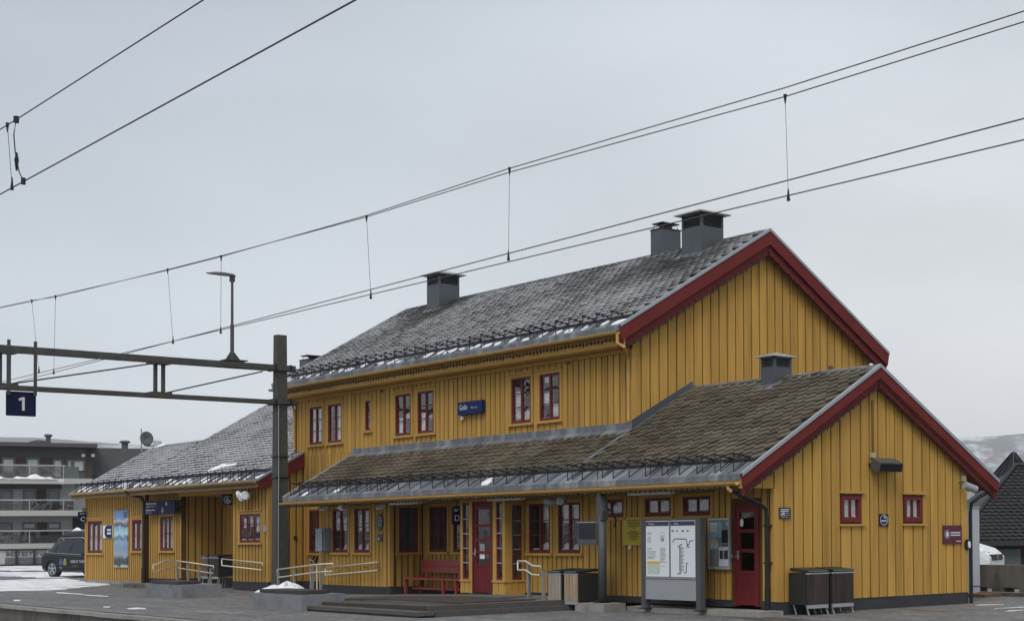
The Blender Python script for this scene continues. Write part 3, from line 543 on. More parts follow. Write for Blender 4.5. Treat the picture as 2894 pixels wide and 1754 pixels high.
def door(P, a0, a1, z0, z1, panes, name='door', hs=1, nb=6):
    f = MB(); fr = .05; P.bx(f, a0, a0+fr, -.1, .01, z0, z1); P.bx(f, a1-fr, a1, -.1, .01, z0, z1); P.bx(f, a0+fr, a1-fr, -.1, .01, z1-.07, z1)
    l0, l1 = a0+fr+.004, a1-fr-.004; st = .10
    zt = z1-.074
    P.bx(f, l0, l0+st, -.07, -.015, z0+.01, zt); P.bx(f, l1-st, l1, -.07, -.015, z0+.01, zt)
    zs = [z0+(z1-z0)*t for t in panes]   # boundaries of glass from bottom to top
    P.bx(f, l0+st, l1-st, -.07, -.016, zt-.11, zt)
    for z in zs: P.bx(f, l0+st, l1-st, -.07, -.017, z-.05, z+.02)
    D = f.build(name, REDD, ST)
    for k in range(nb):
        w_ = (l1-l0-2*st)/nb; m = MB(); P.bx(m, l0+st+w_*k+.004, l0+st+w_*(k+1)-.004, -.06, -.026, z0+.02, zs[0]-.055); m.build('door_board', REDD, D)
    for lo, hi in zip(zs, zs[1:]+[zt-.11]):
        if hi-lo < .05: continue
        m = MB(); h_ = hi-(.05 if hi != zt-.11 else 0); m.poly([P.w(l0+st, -.043, lo+.02), P.w(l1-st, -.043, lo+.02), P.w(l1-st, -.043, h_), P.w(l0+st, -.043, h_)]); m.build('pane', GLASS, D, recalc=False)
    m = MB(); P.bx(m, l0, l1, -.075, -.071, z0, zt); m.build('door_backing', ROOM, D) if False else None
    ah = l0+.05 if hs > 0 else l1-.05; h = MB(); P.bx(h, ah-.02, ah+.02, -.016, -.008, 1.0+z0*.5, 1.17+z0*.5); h.tube([P.w(ah, -.01, 1.06+z0*.5), P.w(ah, .05, 1.06+z0*.5), P.w(ah+.11*hs, .05, 1.06+z0*.5)], .011); h.build('handle', ZINCL, D)
    r = MB(); P.bx(r, a0+.06, a1-.06, -.5, -.49, z0, z1); r.build('interior', ROOM, D)
    return D
d1 = door(FV, -10.315, -9.405, .235, 2.40, (.315, .455, .59, .745))
for zz0, zz1, mt, a in ((1.05, 1.25, WHITE, -9.92), (1.27, 1.40, GREYP, -9.92), (1.50, 1.75, GREYD, -9.94)):
    m = MB(); FV.bx(m, a-.11, a+.10, -.038, -.034, zz0, zz1); m.build('notice', mt, d1)
wd = door(F0, *fd[:2], fd[2], fd[3], (.335, .545, .735), nb=8)
m = MB(); m.disc(F0.w(-1.02, -.036, 1.80), (0, -1, 0), .055, .004, 12, 1.5); m.build('door_plaque', WHITE, wd)
# ---- soffits, fascias, gutters
m = MB(); m.box(-19.6, -.055, -.90, -.002, 2.47, 2.50); m.box(-15.39, -10.88, -.0, .93, 2.471, 2.50)
m.build('lower_soffit', mat('soffit_board', (.24, .19, .12), .8, var=.15, stretch=(1, 8, 1)), ST)
m = MB(); m.box(-19.75, .14, -.945, -.90, 2.44, 2.62); m.build('lower_fascia', OCHT, ST)
m = MB(); m.box(-23.9, -5.83, .66, .70, 5.83, 6.10); m.box(-23.9, XM-.06, .70, YM-.02, 5.81, 5.84); m.box(-23.9, XM-.06, .98, YM-.022, 5.72, 5.80); m.build('main_fascia', OCHT, ST)
m = MB(); m.box(-39.1, -22.85, -.36, -.32, 3.12, 3.32); m.box(-39.1, -22.85, -.32, -.01, 3.13, 3.16); m.build('left_wing_fascia', OCHT, ST)
def gutter(x0, x1, y, z, r=.058):
    mb = MB(); n = 8; prof = [(y+r*math.cos(math.pi+math.pi*k/n)*1.0, z+r*math.sin(math.pi+math.pi*k/n)) for k in range(n+1)]; pin = [(y+(r-.008)*math.cos(2*math.pi-math.pi*k/n), z+.003+(r-.008)*math.sin(2*math.pi-math.pi*k/n)) for k in range(n+1)]
    mb.extr([(x0, a, b) for a, b in prof+pin], (x1-x0, 0, 0)); return mb.build('gutter', OCHG, ST)
gutter(-19.72, .12, -1.015, 2.555, .062); gutter(-23.95, -5.84, .50, 6.12, .07); gutter(-39.1, -22.86, -.43, 3.30, .065)
# ---- roofs
def slab(mb, x0, x1, y0, y1, R, t0=.02, t1=.20):
    z0, z1 = R[0]+R[1]*y0, R[0]+R[1]*y1
    mb.hexa([(x0, y0, z0-t1), (x1, y0, z0-t1), (x1, y1, z1-t1), (x0, y1, z1-t1), (x0, y0, z0-t0), (x1, y0, z0-t0), (x1, y1, z1-t0), (x0, y1, z1-t0)])
def mirror(R, yr):
    if R is RM: return (R[0]+R[1]*yr+.662*yr, -.662)
    return (R[0]+2*R[1]*yr, -R[1])
UNDER = mat('roof_underside', (.20, .125, .04), .8, var=.1)
def roof(name, x0, x1, y0, yr, y2, R):
    mb = MB(); slab(mb, x0, x1, y0, yr, R); Rm = mirror(R, yr)
    if y2 is not None: slab(mb, x0, x1, yr, y2, Rm)
    return mb.build(name, UNDER, ST)
r_wing = roof('wing_roof', -6.07, .15, -.93, 2.75, 6.44, RA)
mb = MB(); slab(mb, -19.72, -6.07, -.93, 1.02, RA); r_lean = mb.build('lean_to_roof', UNDER, ST)
r_main = roof('main_roof', -23.95, -5.84, .56, 4.95, 9.03, RM)
mb = MB(); slab(mb, -39.12, -34.35, -.38, 2.57, RL); slab(mb, -39.12, -34.35, 2.57, 5.5, mirror(RL, 2.57)); slab(mb, -34.35, -22.86, -.38, 1.0, RL); slab(mb, -34.35, XML+.02, 1.0, 4.95, RL); slab(mb, -34.35, XML, 4.95, 9.3, mirror(RL, 4.95)); r_left = mb.build('left_wing_roof', UNDER, ST)
TW, TE, TL = .30, .19, .42
TPROF = [(-.5, 1.0), (-.5, .40), (-.46, .34), (-.08, .015), (.0, .0), (.08, .015), (.46, .34), (.5, .40), (.5, 1.0)]
def tile_verts():
    w_ = TW*.965; r = []
    for a, s in TPROF: L_ = s*TL; r.append((a*w_, L_, .072*(1-s)+.006))
    return r
TV = tile_verts(); NT = len(TV)
def tile_local():
    mb = MB(); mb.v = [v for v in TV]+[(a, s+.0, n-.04) for a, s, n in TV]
    mb.f.append(tuple(reversed(range(NT))))
    for i in range(NT-1): mb.f.append((i, i+1, NT+i+1, NT+i))
    return mb
def lay(x0, x1, y0, y1, R, jit=.006):
    th = math.atan(R[1]); L_ = (y1-y0)/math.cos(th); rows = int(L_/TE)
    out_ = []
    for r in range(rows+1):
        s = r*TE
        if s > L_-.06: break
        n = int((x1-x0)/TW)+1
        for k in range(n+1):
            x = x0+TW*(k+(.5 if r % 2 else 0))
            if x < x0+.06 or x > x1-.06: continue
            out_.append((x+random.uniform(-jit, jit), s+random.uniform(-jit, jit)*1.5, random.gauss(0, .05), min(1.0, (L_-s)/TL), max(0, random.gauss(.004, .006))))
    return out_, th
def tiles_mesh(tl, th, y0, R, snowf=None):
    mb = MB(); c, s_ = math.cos(th), math.sin(th); z0 = R[0]+R[1]*y0; rnd = []; sv = []; sn = []
    for (x, s, rt, cut, lift) in tl:
        b = len(mb.v); q = random.random(); sx = snowf(x, y0+s*c) if snowf else 0
        ct, st_ = math.cos(rt), math.sin(rt)
        for low in (0, 1):
            for (a, ss, n) in TV:
                ss = min(ss, TL*cut); a2 = a*ct-ss*st_*.4; n2 = n+lift-(.04 if low else 0)
                mb.v.append((x+a2, y0+(s+ss)*c-n2*s_, z0+(s+ss)*s_+n2*c)); rnd.append(q); sv.append(ss/TL); sn.append(sx)
        mb.f.append(tuple(reversed(range(b, b+NT))))
        for i in range(1, NT-2): mb.f.append((b+i, b+i+1, b+NT+i+1, b+NT+i))
    mb.attr = {'rnd': rnd, 'sv': sv, 'sn': sn}; return mb
TY = -.50
tl, th = lay(-6.02, .12, TY, 2.73, RA)
tl.sort(key=lambda t: (Vector((t[0], TY+t[1]*math.cos(th), 4))-CAM).length)
tm = tile_local(); me0 = tm.build('shingle', SLATE_B, r_wing, recalc=False); me0.data.attributes.new('rnd', 'FLOAT', 'POINT'); first = True
for (x, s, rt, cut, lift) in tl[:300]:
    if cut < .999: continue
    p = (x, TY+s*math.cos(th)-lift*math.sin(th), RA[0]+RA[1]*TY+s*math.sin(th)+lift*math.cos(th))
    if first: o = me0; o.location = Vector(p)-Vector(ORG[r_wing.name]); first = False; me0.data.transform(Matrix.Translation(Vector(ORG[r_wing.name])))
    else: o = link_copy(me0, 'shingle', p, r_wing)
    o.rotation_euler = (th, 0, rt*.4)
rest = [t for t in tl[:300] if t[3] < .999]+tl[300:]
tiles_mesh(rest, th, TY, RA).build('shingle_courses', SLATE_B, r_wing, recalc=False, kind='stuff')
tl, th = lay(-19.68, -6.12, TY, .98, RA); tiles_mesh(tl, th, TY, RA).build('shingle_courses', SLATE_B, r_lean, recalc=False, kind='stuff')
def sn_main(x, y):
    v = .28
    for cx_, w_ in ((-8.0, 1.5), (-20.7, 1.4), (-10.2, .7)):
        dx = (x-cx_+ (4.6-y)*-.12)/w_
        if abs(dx) < 1.6 and y < 4.9: v -= .5*math.exp(-dx*dx*1.6)*sm((y-2.2)/2.0)
    return v+random.uniform(-.10, .10)
tl, th = lay(-23.88, -5.90, .93, 4.93, RM); tiles_mesh(tl, th, .93, RM, sn_main).build('shingle_courses', SLATE_S, r_main, recalc=False, kind='stuff')
sl = lambda x, y: .40+random.uniform(-.08, .08)
t1, th = lay(-39.05, -34.40, .12, 2.55, RL); t2, th = lay(XML+.12, -22.95, .12, 1.0, RL); t3, th = lay(-34.35, XML, .12, 4.93, RL)
tiles_mesh(t1+t2+t3, th, .12, RL, sl).build('shingle_courses', SLATE_S, r_left, recalc=False, kind='stuff')
# ridge caps, verge caps and flashings
def slopebar(mb, x0, x1, y0, y1, R, n0, n1): # slab lying on the slope between heights n0..n1 above the roof plane
    z0, z1 = R[0]+R[1]*y0, R[0]+R[1]*y1
    mb.hexa([(x0, y0, z0+n0), (x1, y0, z0+n0), (x1, y1, z1+n0), (x0, y1, z1+n0), (x0, y0, z0+n1), (x1, y0, z0+n1), (x1, y1, z1+n1), (x0, y1, z1+n1)])
def ridge(x0, x1, yr, R, par, w_=.16):
    mb = MB(); slopebar(mb, x0, x1, yr-w_, yr, R, .035, .055); slopebar(mb, x0, x1, yr, yr+w_, mirror(R, yr), .035, .055); mb.build('ridge_cap', ZINC, par)
ridge(-6.07, .16, 2.75, RA, r_wing); ridge(-23.96, -5.83, 4.95, RM, r_main, .12); ridge(-39.1, -34.35, 2.57, RL, r_left); ridge(-34.35, XML, 4.95, RL, r_left)
def verge(x, y0, y1, R, par, w_=.055):
    mb = MB(); slopebar(mb, x-w_, x+.015, y0, y1, R, .035, .058); slopebar(mb, x, x+.013, y0, y1, R, -.012, .036); mb.build('verge_cap', ZINCL, par)
verge(.20, -.95, 2.75, RA, r_wing); verge(.20, 2.75, 6.47, mirror(RA, 2.75), r_wing)
verge(-5.77, .54, 4.95, RM, r_main); verge(-5.77, 4.95, 9.05, mirror(RM, 4.95), r_main)
verge(-22.78, -.40, 1.0, RL, r_left)
def lverge(x, y0, y1, R, par):
    mb = MB(); slopebar(mb, x-.01, x+.07, y0, y1, R, -.03, .065); mb.build('verge_cap', ZINCL, par)
lverge(-19.74, -.95, 1.02, RA, r_lean); lverge(-23.97, .54, 4.95, RM, r_main); lverge(-39.14, -.4, 2.57, RL, r_left); lverge(-34.37, 2.6, 4.95, RL, r_left)
mb = MB(); FU.bx(mb, -19.72, XM+.02, -.01, .02, 3.93, 4.13); slopebar(mb, -19.72, XM, .82, 1.03, RA, .045, .065); mb.build('wall_flashing', ZINC, r_lean)
mb = MB(); mb.extr([(XM+.004, 1.02, RA[0]+RA[1]*1.02+.02), (XM+.004, 2.75, RA[0]+RA[1]*2.75+.0), (XM+.004, 2.75, RA[0]+RA[1]*2.75+.17), (XM+.004, 1.02, RA[0]+RA[1]*1.02+.26)], (.03, 0, 0)); slopebar(mb, XM+.03, XM+.20, 1.02, 2.75, RA, .05, .06); mb.build('gable_flashing', CHIM, r_wing)
mb = MB(); slopebar(mb, XM-.07, XM+.05, TY, 1.02, RA, .04, .066); mb.build('roof_seam', ZINC, r_lean)
# ---- barge boards
def barge(xo, R, yr, y0, y2, h1, h2, par, th1=.045, setb=.07, lowcut=.0):
    Rm = mirror(R, yr)
    for (ya, yb, Q) in ((y0, yr, R), (yr, y2, Rm)):
        za, zb = Q[0]+Q[1]*ya, Q[0]+Q[1]*yb
        for x, t, hi, lo in ((xo, th1, .0, h1), (xo-setb, .05, h1-.06, h2)):
            sh = (.16 if Q is R else -.16)*lo
            pts = [(x-t, ya, za-hi), (x-t, yb, zb-hi), (x-t, yb, zb-lo), (x-t, ya+(sh if ya != yr else 0), za-lo+ (abs(sh)*R[1] if ya != yr else 0))]
            if yb == y2: pts = [(x-t, ya, za-hi), (x-t, yb, zb-hi), (x-t, yb+sh, zb-lo+abs(sh)*R[1]), (x-t, ya, za-lo)]
            m = MB(); m.extr(pts, (t, 0, 0)); m.build('barge_board', RED, par)
barge(.195, RA, 2.75, -.95, 6.47, .24, .43, r_wing)
barge(-5.775, RM, 4.95, .54, 9.05, .34, .60, r_main, setb=.08)
zz = lambda y: RL[0]+RL[1]*y
m = MB(); m.extr([(-22.83, -.40, zz(-.4)), (-22.83, 1.03, zz(1.03)), (-22.83, 1.03, zz(1.03)-.42), (-22.83, -.26, zz(-.26)-.33)], (.045, 0, 0)); m.build('barge_board', RED, r_left)
m = MB(); m.extr([(-19.76, -.95, RA[0]+RA[1]*-.95-.02), (-19.76, 1.0, RA[0]+RA[1]*1.0-.02), (-19.76, 1.0, RA[0]+RA[1]*1.0-.28), (-19.76, -.9, RA[0]+RA[1]*-.9-.2)], (.04, 0, 0)); m.build('barge_board', RED, r_lean)
# verge soffits (boards seen from below, between barge and wall)
for R, yr, x0, x1, y0, y2, off in ((RA, 2.75, -.02, .14, -.9, 6.4, .21), (RM, 4.95, XM-.02, -5.86, .6, 9.0, .21)):
    mb = MB(); slopebar(mb, x0, x1, y0, yr, R, -off-.03, -off); slopebar(mb, x0, x1, yr, y2, mirror(R, yr), -off-.03, -off); mb.build('verge_soffit', OCHT, ST)
# ---- eave aprons with standing seams, drip edge and snow guards
def apron(x0, x1, y0, y1, R, par, seam=.62, snow=0.0, drip=.10, guard=True, sg=.56, gs=1.0):
    mb = MB(); slopebar(mb, x0, x1, y0, y1+.05, R, .0, .022); z0 = R[0]+R[1]*y0; mb.box(x0, x1, y0-.012, y0, z0-drip, z0+.02); mb.build('eave_apron', ZINC, par)
    mb = MB(); slopebar(mb, 0, .018, y0, y1, R, .022, .05); s0 = mb.build('standing_seam', ZINC, par, origin=(0, 0, 0)); s0.location = Vector((x0+.2, 0, 0))-Vector(ORG[par.name]); x = x0+.2+seam
    while x < x1: link_copy(s0, 'standing_seam', (x, 0, 0), par); x += seam
    if snow:
        mb = MB(); x = x0+.23; rr = random.Random(int(-x0*10))
        while x < x1-.4:
            if rr.random() < snow:
                for k in range(rr.choice((1, 1, 2))):
                    a = x+rr.uniform(.0, .25); l_ = rr.uniform(.12, .34); t0 = y0+rr.uniform(.03, .35)*(y1-y0); t1 = min(y1, t0+rr.uniform(.25, .6)*(y1-y0)); n = 10; cx_, cy_ = a+l_/2, (t0+t1)/2
                    pts = []
                    for i in range(n):
                        an = 6.28318*i/n; r_ = rr.uniform(.75, 1.1); px_ = cx_+math.copysign(abs(math.cos(an))**.6, math.cos(an))*l_/2*r_; py_ = cy_+math.copysign(abs(math.sin(an))**.6, math.sin(an))*(t1-t0)/2*r_; pts.append((px_, py_, R[0]+R[1]*py_+.026))
                    mb.extr(pts, (0, 0, rr.uniform(.015, .03)))
            x += seam
        if mb.v: mb.build('eave_snow', SNOW, par, kind='stuff')
    if guard:
        th_ = math.atan(R[1]); nv = Vector((0, -math.sin(th_), math.cos(th_))); sv_ = Vector((0, math.cos(th_), math.sin(th_)))
        yb = y0+.07; base = Vector((0, yb, R[0]+R[1]*yb+.03))
        b = MB(); top = sv_*.17*gs+nv*.27*gs; bk = sv_*.46*gs+nv*.02
        b.bar(bk, top+(top-bk)*.08, .02, .06, up=(1, 0, 0)); b.tube([top, sv_*.0], .0125, 4); b.tube([sv_*.0, sv_*.46*gs], .0125, 4)
        b0 = b.build('snow_guard_bracket', DARK, par, origin=(0, 0, 0), recalc=True); first_ = True; x = x0+.3; rr = random.Random(3)
        while x < x1-.1:
            p = base+Vector((x, 0, 0))
            if first_: b0.location = p-Vector(ORG[par.name]); first_ = False
            else: link_copy(b0, 'snow_guard_bracket', p, par)
            if rr.random() < .40: link_copy(b0, 'snow_guard_bracket', p+Vector((.13, .03, .02)), par, scale=(1, .85, .85))
            x += sg
        rl = MB()
        for t, n_ in ((.24, .21), (.34, .12)): rl.tube([Vector((x0+.1, 0, 0))+base+sv_*t*gs+nv*n_*gs, Vector((x1-.12, 0, 0))+base+sv_*t*gs+nv*n_*gs], .009, 4)
        rl.build('snow_guard_rail', DARK, par)
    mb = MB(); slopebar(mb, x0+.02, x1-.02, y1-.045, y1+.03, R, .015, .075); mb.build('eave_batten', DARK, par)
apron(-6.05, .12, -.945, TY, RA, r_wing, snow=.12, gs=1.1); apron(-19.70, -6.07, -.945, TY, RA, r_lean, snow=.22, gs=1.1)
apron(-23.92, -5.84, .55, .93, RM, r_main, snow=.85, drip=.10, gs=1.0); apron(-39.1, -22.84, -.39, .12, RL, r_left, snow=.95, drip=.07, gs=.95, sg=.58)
# a slab of snow left on the left wing roof
p = onroof(*A2(570, 345), RL[0], RL[1]); mb = MB()
mb.extr([(p.x+dx, p.y+dy, RL[0]+RL[1]*(p.y+dy)+.05) for dx, dy in ((-.35, -.15), (.3, -.12), (.35, -.0), (1.3, .08), (1.25, .15), (.5, .12), (.1, .2), (-.15, .05))], (0, 0, .05)); mb.build('roof_snow', SNOW, r_left, kind='stuff')
mb = MB(); mb.extr([(-39.0+a, 2.57-b, RL[0]+RL[1]*(2.57-b)+.06) for a, b in ((.1, .0), (1.0, .0), (.9, .14), (.4, .2), (.15, .18))], (0, 0, .03)); mb.build('roof_snow', SNOW, r_left, kind='stuff')
# ---- chimneys
def chimney(x0, x1, y0, y1, zb, zt, R, kind, par, lou=.30, over=.17, caph=.20):
    mb = MB(); mb.box(x0, x1, y0, y1, zb, zt-lou if kind == 'louver' else zt); C_ = mb.build('chimney', CHIM, par)
    if kind == 'louver':
        z0 = zt-lou; m = MB(); m.box(x0+.05, x1-.05, y0+.05, y1-.05, z0, zt); m.build('louver_core', BLACK, C_)
        m = MB()
        for x in (x0, x1-.06):
            for y in (y0, y1-.06): m.box(x, x+.06, y, y+.06, z0, zt)
        m.box(x0, x1, y0, y1, zt-.035, zt); m.build('louver_frame', CHIM, C_)
        n = 5; h = (lou-.05)/n
        for k in range(n):
            z = z0+h*(k+.25); m = MB(); m.bar((x0+.06, y0+.02, z), (x1-.06, y0+.02, z), .05, .012, up=(0, -.5, 1)); m.bar((x1-.02, y0+.06, z), (x1-.02, y1-.06, z), .05, .012, up=(.5, 0, 1)); m.build('louver_slat', CHIM, C_)
        m = MB(); a0, a1, b0, b1 = x0-over, x1+over, y0-over, y1+over; c = ((x0+x1)/2, (y0+y1)/2, zt+caph); B = [(a0, b0, zt+.03), (a1, b0, zt+.03), (a1, b1, zt+.03), (a0, b1, zt+.03)]; Bl = [(a0, b0, zt), (a1, b0, zt), (a1, b1, zt), (a0, b1, zt)]
        for i in range(4): j = (i+1) % 4; m.poly([B[i], B[j], c]); m.poly([Bl[i], Bl[j], B[j], B[i]])
        m.poly(Bl); m.build('chimney_cap', CHIMCAP, C_)
    else:
        m = MB(); m.box(x0-.02, x1+.02, y0-.02, y1+.02, zt, zt+.025); cx_, cy_ = (x0+x1)/2, (y0+y1)/2; m.tube([(cx_, cy_, zt), (cx_, cy_, zt+.16)], .17*(x1-x0)/.5, 12); m.box(x0+.02, x1-.02, y0+.02, y1-.02, zt+.16, zt+.185); m.build('chimney_cowl', DARK, C_)
        m = MB()
        for sx in (-1, 1):
            for sy in (-1, 1): m.bar((cx_+sx*(x1-x0)*.42, cy_+sy*(y1-y0)*.42, zt+.02), (cx_+sx*(x1-x0)*.36, cy_+sy*(y1-y0)*.36, zt+.16), .015, .015)
        m.build('cowl_bracket', DARK, C_)
    m = MB(); slopebar(m, x0-.16, x1+.16, y0-.18, y0+.1, R, .055, .068); m.build('chimney_flashing', ZINC, C_); return C_
chimney(-8.42, -7.615, 4.28, 4.98, 8.2, 9.62, RM, 'louver', r_main, lou=.33, over=.14, caph=.16)
chimney(-10.46, -9.95, 4.82, 5.42, 8.5, 9.63, RM, 'cowl', r_main)
chimney(-21.45, -20.69, 4.33, 5.02, 8.2, 9.72, RM, 'louver', r_main, lou=.30, over=.15, caph=.18)
chimney(-3.15, -2.69, 2.37, 2.87, 4.4, 5.43, RA, 'louver', r_wing, lou=.21, over=.09, caph=.12)
p = ony(846.5, 1019, 6.0); chimney(p.x, p.x+.62, 6.0, 6.9, 5.2, p.z, mirror(RL, 4.95), 'cowl', r_left)
# ---- downpipes and string lights
m = MB(); p = ony(*B5(1180, 262), -1.0); m.tube([(p.x, -1.0, 2.53), (p.x, -1.0, 2.44), (p.x+.06, -.96, 2.38)], .045, 8); m.build('downpipe_outlet', OCHG, ST)
m = MB(); m.tube([(p.x+.05, -.97, 2.40), (-.13, -.22, 2.14), (-.10, -.12, 2.05), (-.10, -.11, 1.9), (-.10, -.11, .45)], .042, 8); m.tube([(-.10, -.11, .55), (-.10, -.11, 0.0)], .05, 8); m.box(-.16, -.04, -.15, .0, 1.0, 1.03); m.box(-.16, -.04, -.15, 0, 1.72, 1.75); m.build('downpipe', BLACK, ST)
p = ony(*A1(1005, 900), -.10); m = MB(); m.tube([(p.x-.75, -.43, 3.26), (p.x-.7, -.42, 3.16), (p.x-.08, -.14, 3.0), (p.x, -.10, 2.85), (p.x, -.10, .6)], .055, 8); m.tube([(p.x, -.10, .62), (p.x, -.10, .0)], .07, 8); m.build('downpipe', BLACK, ST)
m = MB(); m.tube([(.10, 6.30, 2.48), (.09, 5.95, 2.36), (.03, 5.71, 2.2), (.02, 5.685, 2.0), (.02, 5.685, 0.0)], .042, 8); m.build('downpipe', BLACK, ST)
m = MB(); p = ony(*Z3(1310, 320), .5); m.tube([(p.x, .50, 6.08), (p.x, .50, 5.85), (p.x+.1, .60, 5.78), (-6.16, .98, 5.66), (-6.13, .99, 5.5), (-6.13, .99, 4.15)], .038, 8); m.build('downpipe', OCHG, ST)
m = MB(); m.tube([(-23.7, .52, 6.06), (-23.65, .55, 5.82), (-23.4, .95, 5.62), (-23.38, .99, 5.4), (-23.38, .99, 4.3)], .045, 8); m.build('downpipe', OCHG, ST)
def lights(pts, step=.14, drop=.05, nrm=(0, -1, 0), r=.009):
    mb = MB(); nrm = Vector(nrm)
    for a, b in zip(pts, pts[1:]):
        a = Vector(a); b = Vector(b); L_ = (b-a).length; n = int(L_/step); P_ = []
        rr = random.Random(n)
        for k in range(n+1): P_.append(a.lerp(b, k/n)+UP*rr.uniform(-.012, .012))
        mb.tube(P_, r, 4)
        for q in P_: mb.bar(q+UP*drop, q-UP*drop*rr.uniform(.4, 1.2)+(b-a).normalized()*rr.uniform(-.02, .02), .016, .016)
    mb.build('string_lights', DARK, ST)
lights([(-23.9, .645, 5.97), (-5.9, .645, 5.97)], .15, .055); lights([(-19.7, -.96, 2.45), (.05, -.96, 2.45)], .17, .03); lights([(-39, -.38, 3.18), (-22.9, -.38, 3.18)], .3, .03)
def along(R, yr, x, y0, y2, off):
    return [(x, y0, R[0]+R[1]*y0-off), (x, yr, R[0]+R[1]*yr-off), (x, y2, mirror(R, yr)[0]+mirror(R, yr)[1]*y2-off)]
lights(along(RA, 2.75, .15, -.78, 6.3, .42), .17, .045, r=.012); lights(along(RM, 4.95, -5.84, .78, 8.85, .585), .20, .065, r=.014)
# small vents on the walls
for (u, v, P) in ((*Z2(995, 825), FU), (*Z3(847, 555), FU), (*Z4(1622, 392), GM)):
    a, z = P.px(u, v); m = MB(); P.bx(m, a-.07, a+.07, 0, .02, z-.1, z+.1); m.build('wall_vent', mat('vent_brown', (.10, .08, .05), .7), ST)
a, z = GM.px(*Z4(1420, 440)); m = MB(); GM.bx(m, a-.55, a+.5, -.02, .03, z-.22, z-.03); m.build('window_top', REDW, ST); m = MB(); GM.bx(m, a-.62, a+.57, -.02, .05, z-.03, z+.01); m.build('window_ledge', OCHT, ST)
# ================================================================== DECK, STEPS, RAMP
def dz(x): return max(.02, min(.22, .08+(x+15.4)*.0215))
XD0, XD1, YD = -10.45, -5.6, -4.25
mb = MB()
def wedge(mb, x0, x1, y0, y1, zf, zb=-.02): mb.hexa([(x0, y0, zb), (x1, y0, zb), (x1, y1, zb), (x0, y1, zb), (x0, y0, zf(x0)), (x1, y0, zf(x1)), (x1, y1, zf(x1)), (x0, y1, zf(x0))])
wedge(mb, -19.6, -15.4, -1.6, .1, lambda x: dz(x)-.01); wedge(mb, -15.4, -10.46, -3.0, .9, lambda x: dz(x)-.01); wedge(mb, -10.46, -8.9, -3.4, .0, lambda x: dz(x)-.012); wedge(mb, -8.9, -5.75, -3.4, .03, lambda x: dz(x)-.012)
mb.build('ramp_slab', mat('slab_grey', (.155, .152, .145), .85, var=.2, vscale=3, bump=.3, col2=(.10, .098, .095), c2scale=1.0, c2amt=.45), kind='structure')
DK = thing('entrance_deck', 'low weathered timber deck with two steps in front of the station entrance', 'deck', (-8, -4, 0))
n = 6
for k in range(n):
    y0 = YD+(.85)*k/n; m = MB(); wedge(m, XD0, XD1, y0+.004, y0+.85/n-.006, dz, .05); m.build('deck_board', TIMG if k < 3 else TIMB, DK)
m = MB(); wedge(m, XD0+.0, XD1, YD-.02, YD-.002, lambda x: dz(x)-.015, .0); m.build('riser', TIMB, DK)
for k in range(2):
    m = MB(); y1 = YD-.02-.17*k; m.box(XD0-.1, XD1+.35, y1-.165, y1, .04, .115); m.build('step_board', TIMG, DK)
m = MB(); m.box(XD0-.05, XD1+.3, YD-.33, YD-.03, 0, .04); m.build('step_riser', BLACK, DK)
for k in range(5):
    m = MB(); x0 = XD1+.004; m.box(x0, x0+.17, YD+.0+.74*k, YD+.735+.74*k, .05, dz(XD1)); m.box(x0+.175, x0+.345, YD+.0+.74*k, YD+.735+.74*k, .0, .115); m.build('side_step', TIMG, DK)
def floor_mat(name, m, lab, xs_, y0a, y1a, h0, h1):
    mb = MB()
    for s, e in zip(xs_, xs_[1:]): mb.hexa([(s, y0a, dz(s)+h0), (e, y0a, dz(e)+h0), (e, y1a, dz(e)+h0), (s, y1a, dz(s)+h0), (s, y0a, dz(s)+h1), (e, y0a, dz(e)+h1), (e, y1a, dz(e)+h1), (s, y1a, dz(s)+h1)])
    tag(mb.build(name, m), lab, 'mat')
floor_mat('entrance_mat', mat('mat_brown', (.050, .034, .027), .95, var=.25, vscale=8), 'dark brown mat lying on the deck before the entrance door', (-12.6, -8.888, -6.0), -3.3, -1.5, -.006, .010)
floor_mat('door_mat', mat('mat_grey', (.105, .118, .122), .9, var=.2, vscale=8), 'blue-grey door mat right at the red entrance door', (-12.2, -8.888, -7.6), -1.45, -.58, -.006, .014)
MB().box(-4.0, .25, -.62, -.005, -.02, .10).build('concrete_kerb', CONCL, kind='structure')
# ================================================================== CONCRETE SEATS
def seat(name, lab, x0, x1, y0, y1, h, tx0, tx1, ty0, ty1):
    t = thing(name, lab, 'bench', ((x0+x1)/2, (y0+y1)/2, 0), 'concrete block benches beside the ramps')
    MB().box(x0, x1, y0, y1, -.02, h).build('concrete_base', CONC, t)
    n = 4
    for k in range(n):
        a = ty0+(ty1-ty0)*k/n; m = MB(); m.box(tx0, tx1, a+.004, a+(ty1-ty0)/n-.004, h+.012, h+.085); m.build('seat_plank', TIMB, t)
    MB().box(tx0+.05, tx1-.05, ty0+.05, ty1-.05, h-.001, h+.012).build('seat_bearer', BLACK, t)
seat('block_bench', 'grey concrete block bench with dark plank top, farther one by the left wing', -22.75, -20.15, -3.50, -2.45, .35, -22.55, -20.55, -3.45, -2.85)
seat('block_bench', 'grey concrete block bench with dark plank top, beside the timber steps', -12.75, -10.15, -4.72, -3.75, .35, -12.45, -10.30, -4.66, -4.02)
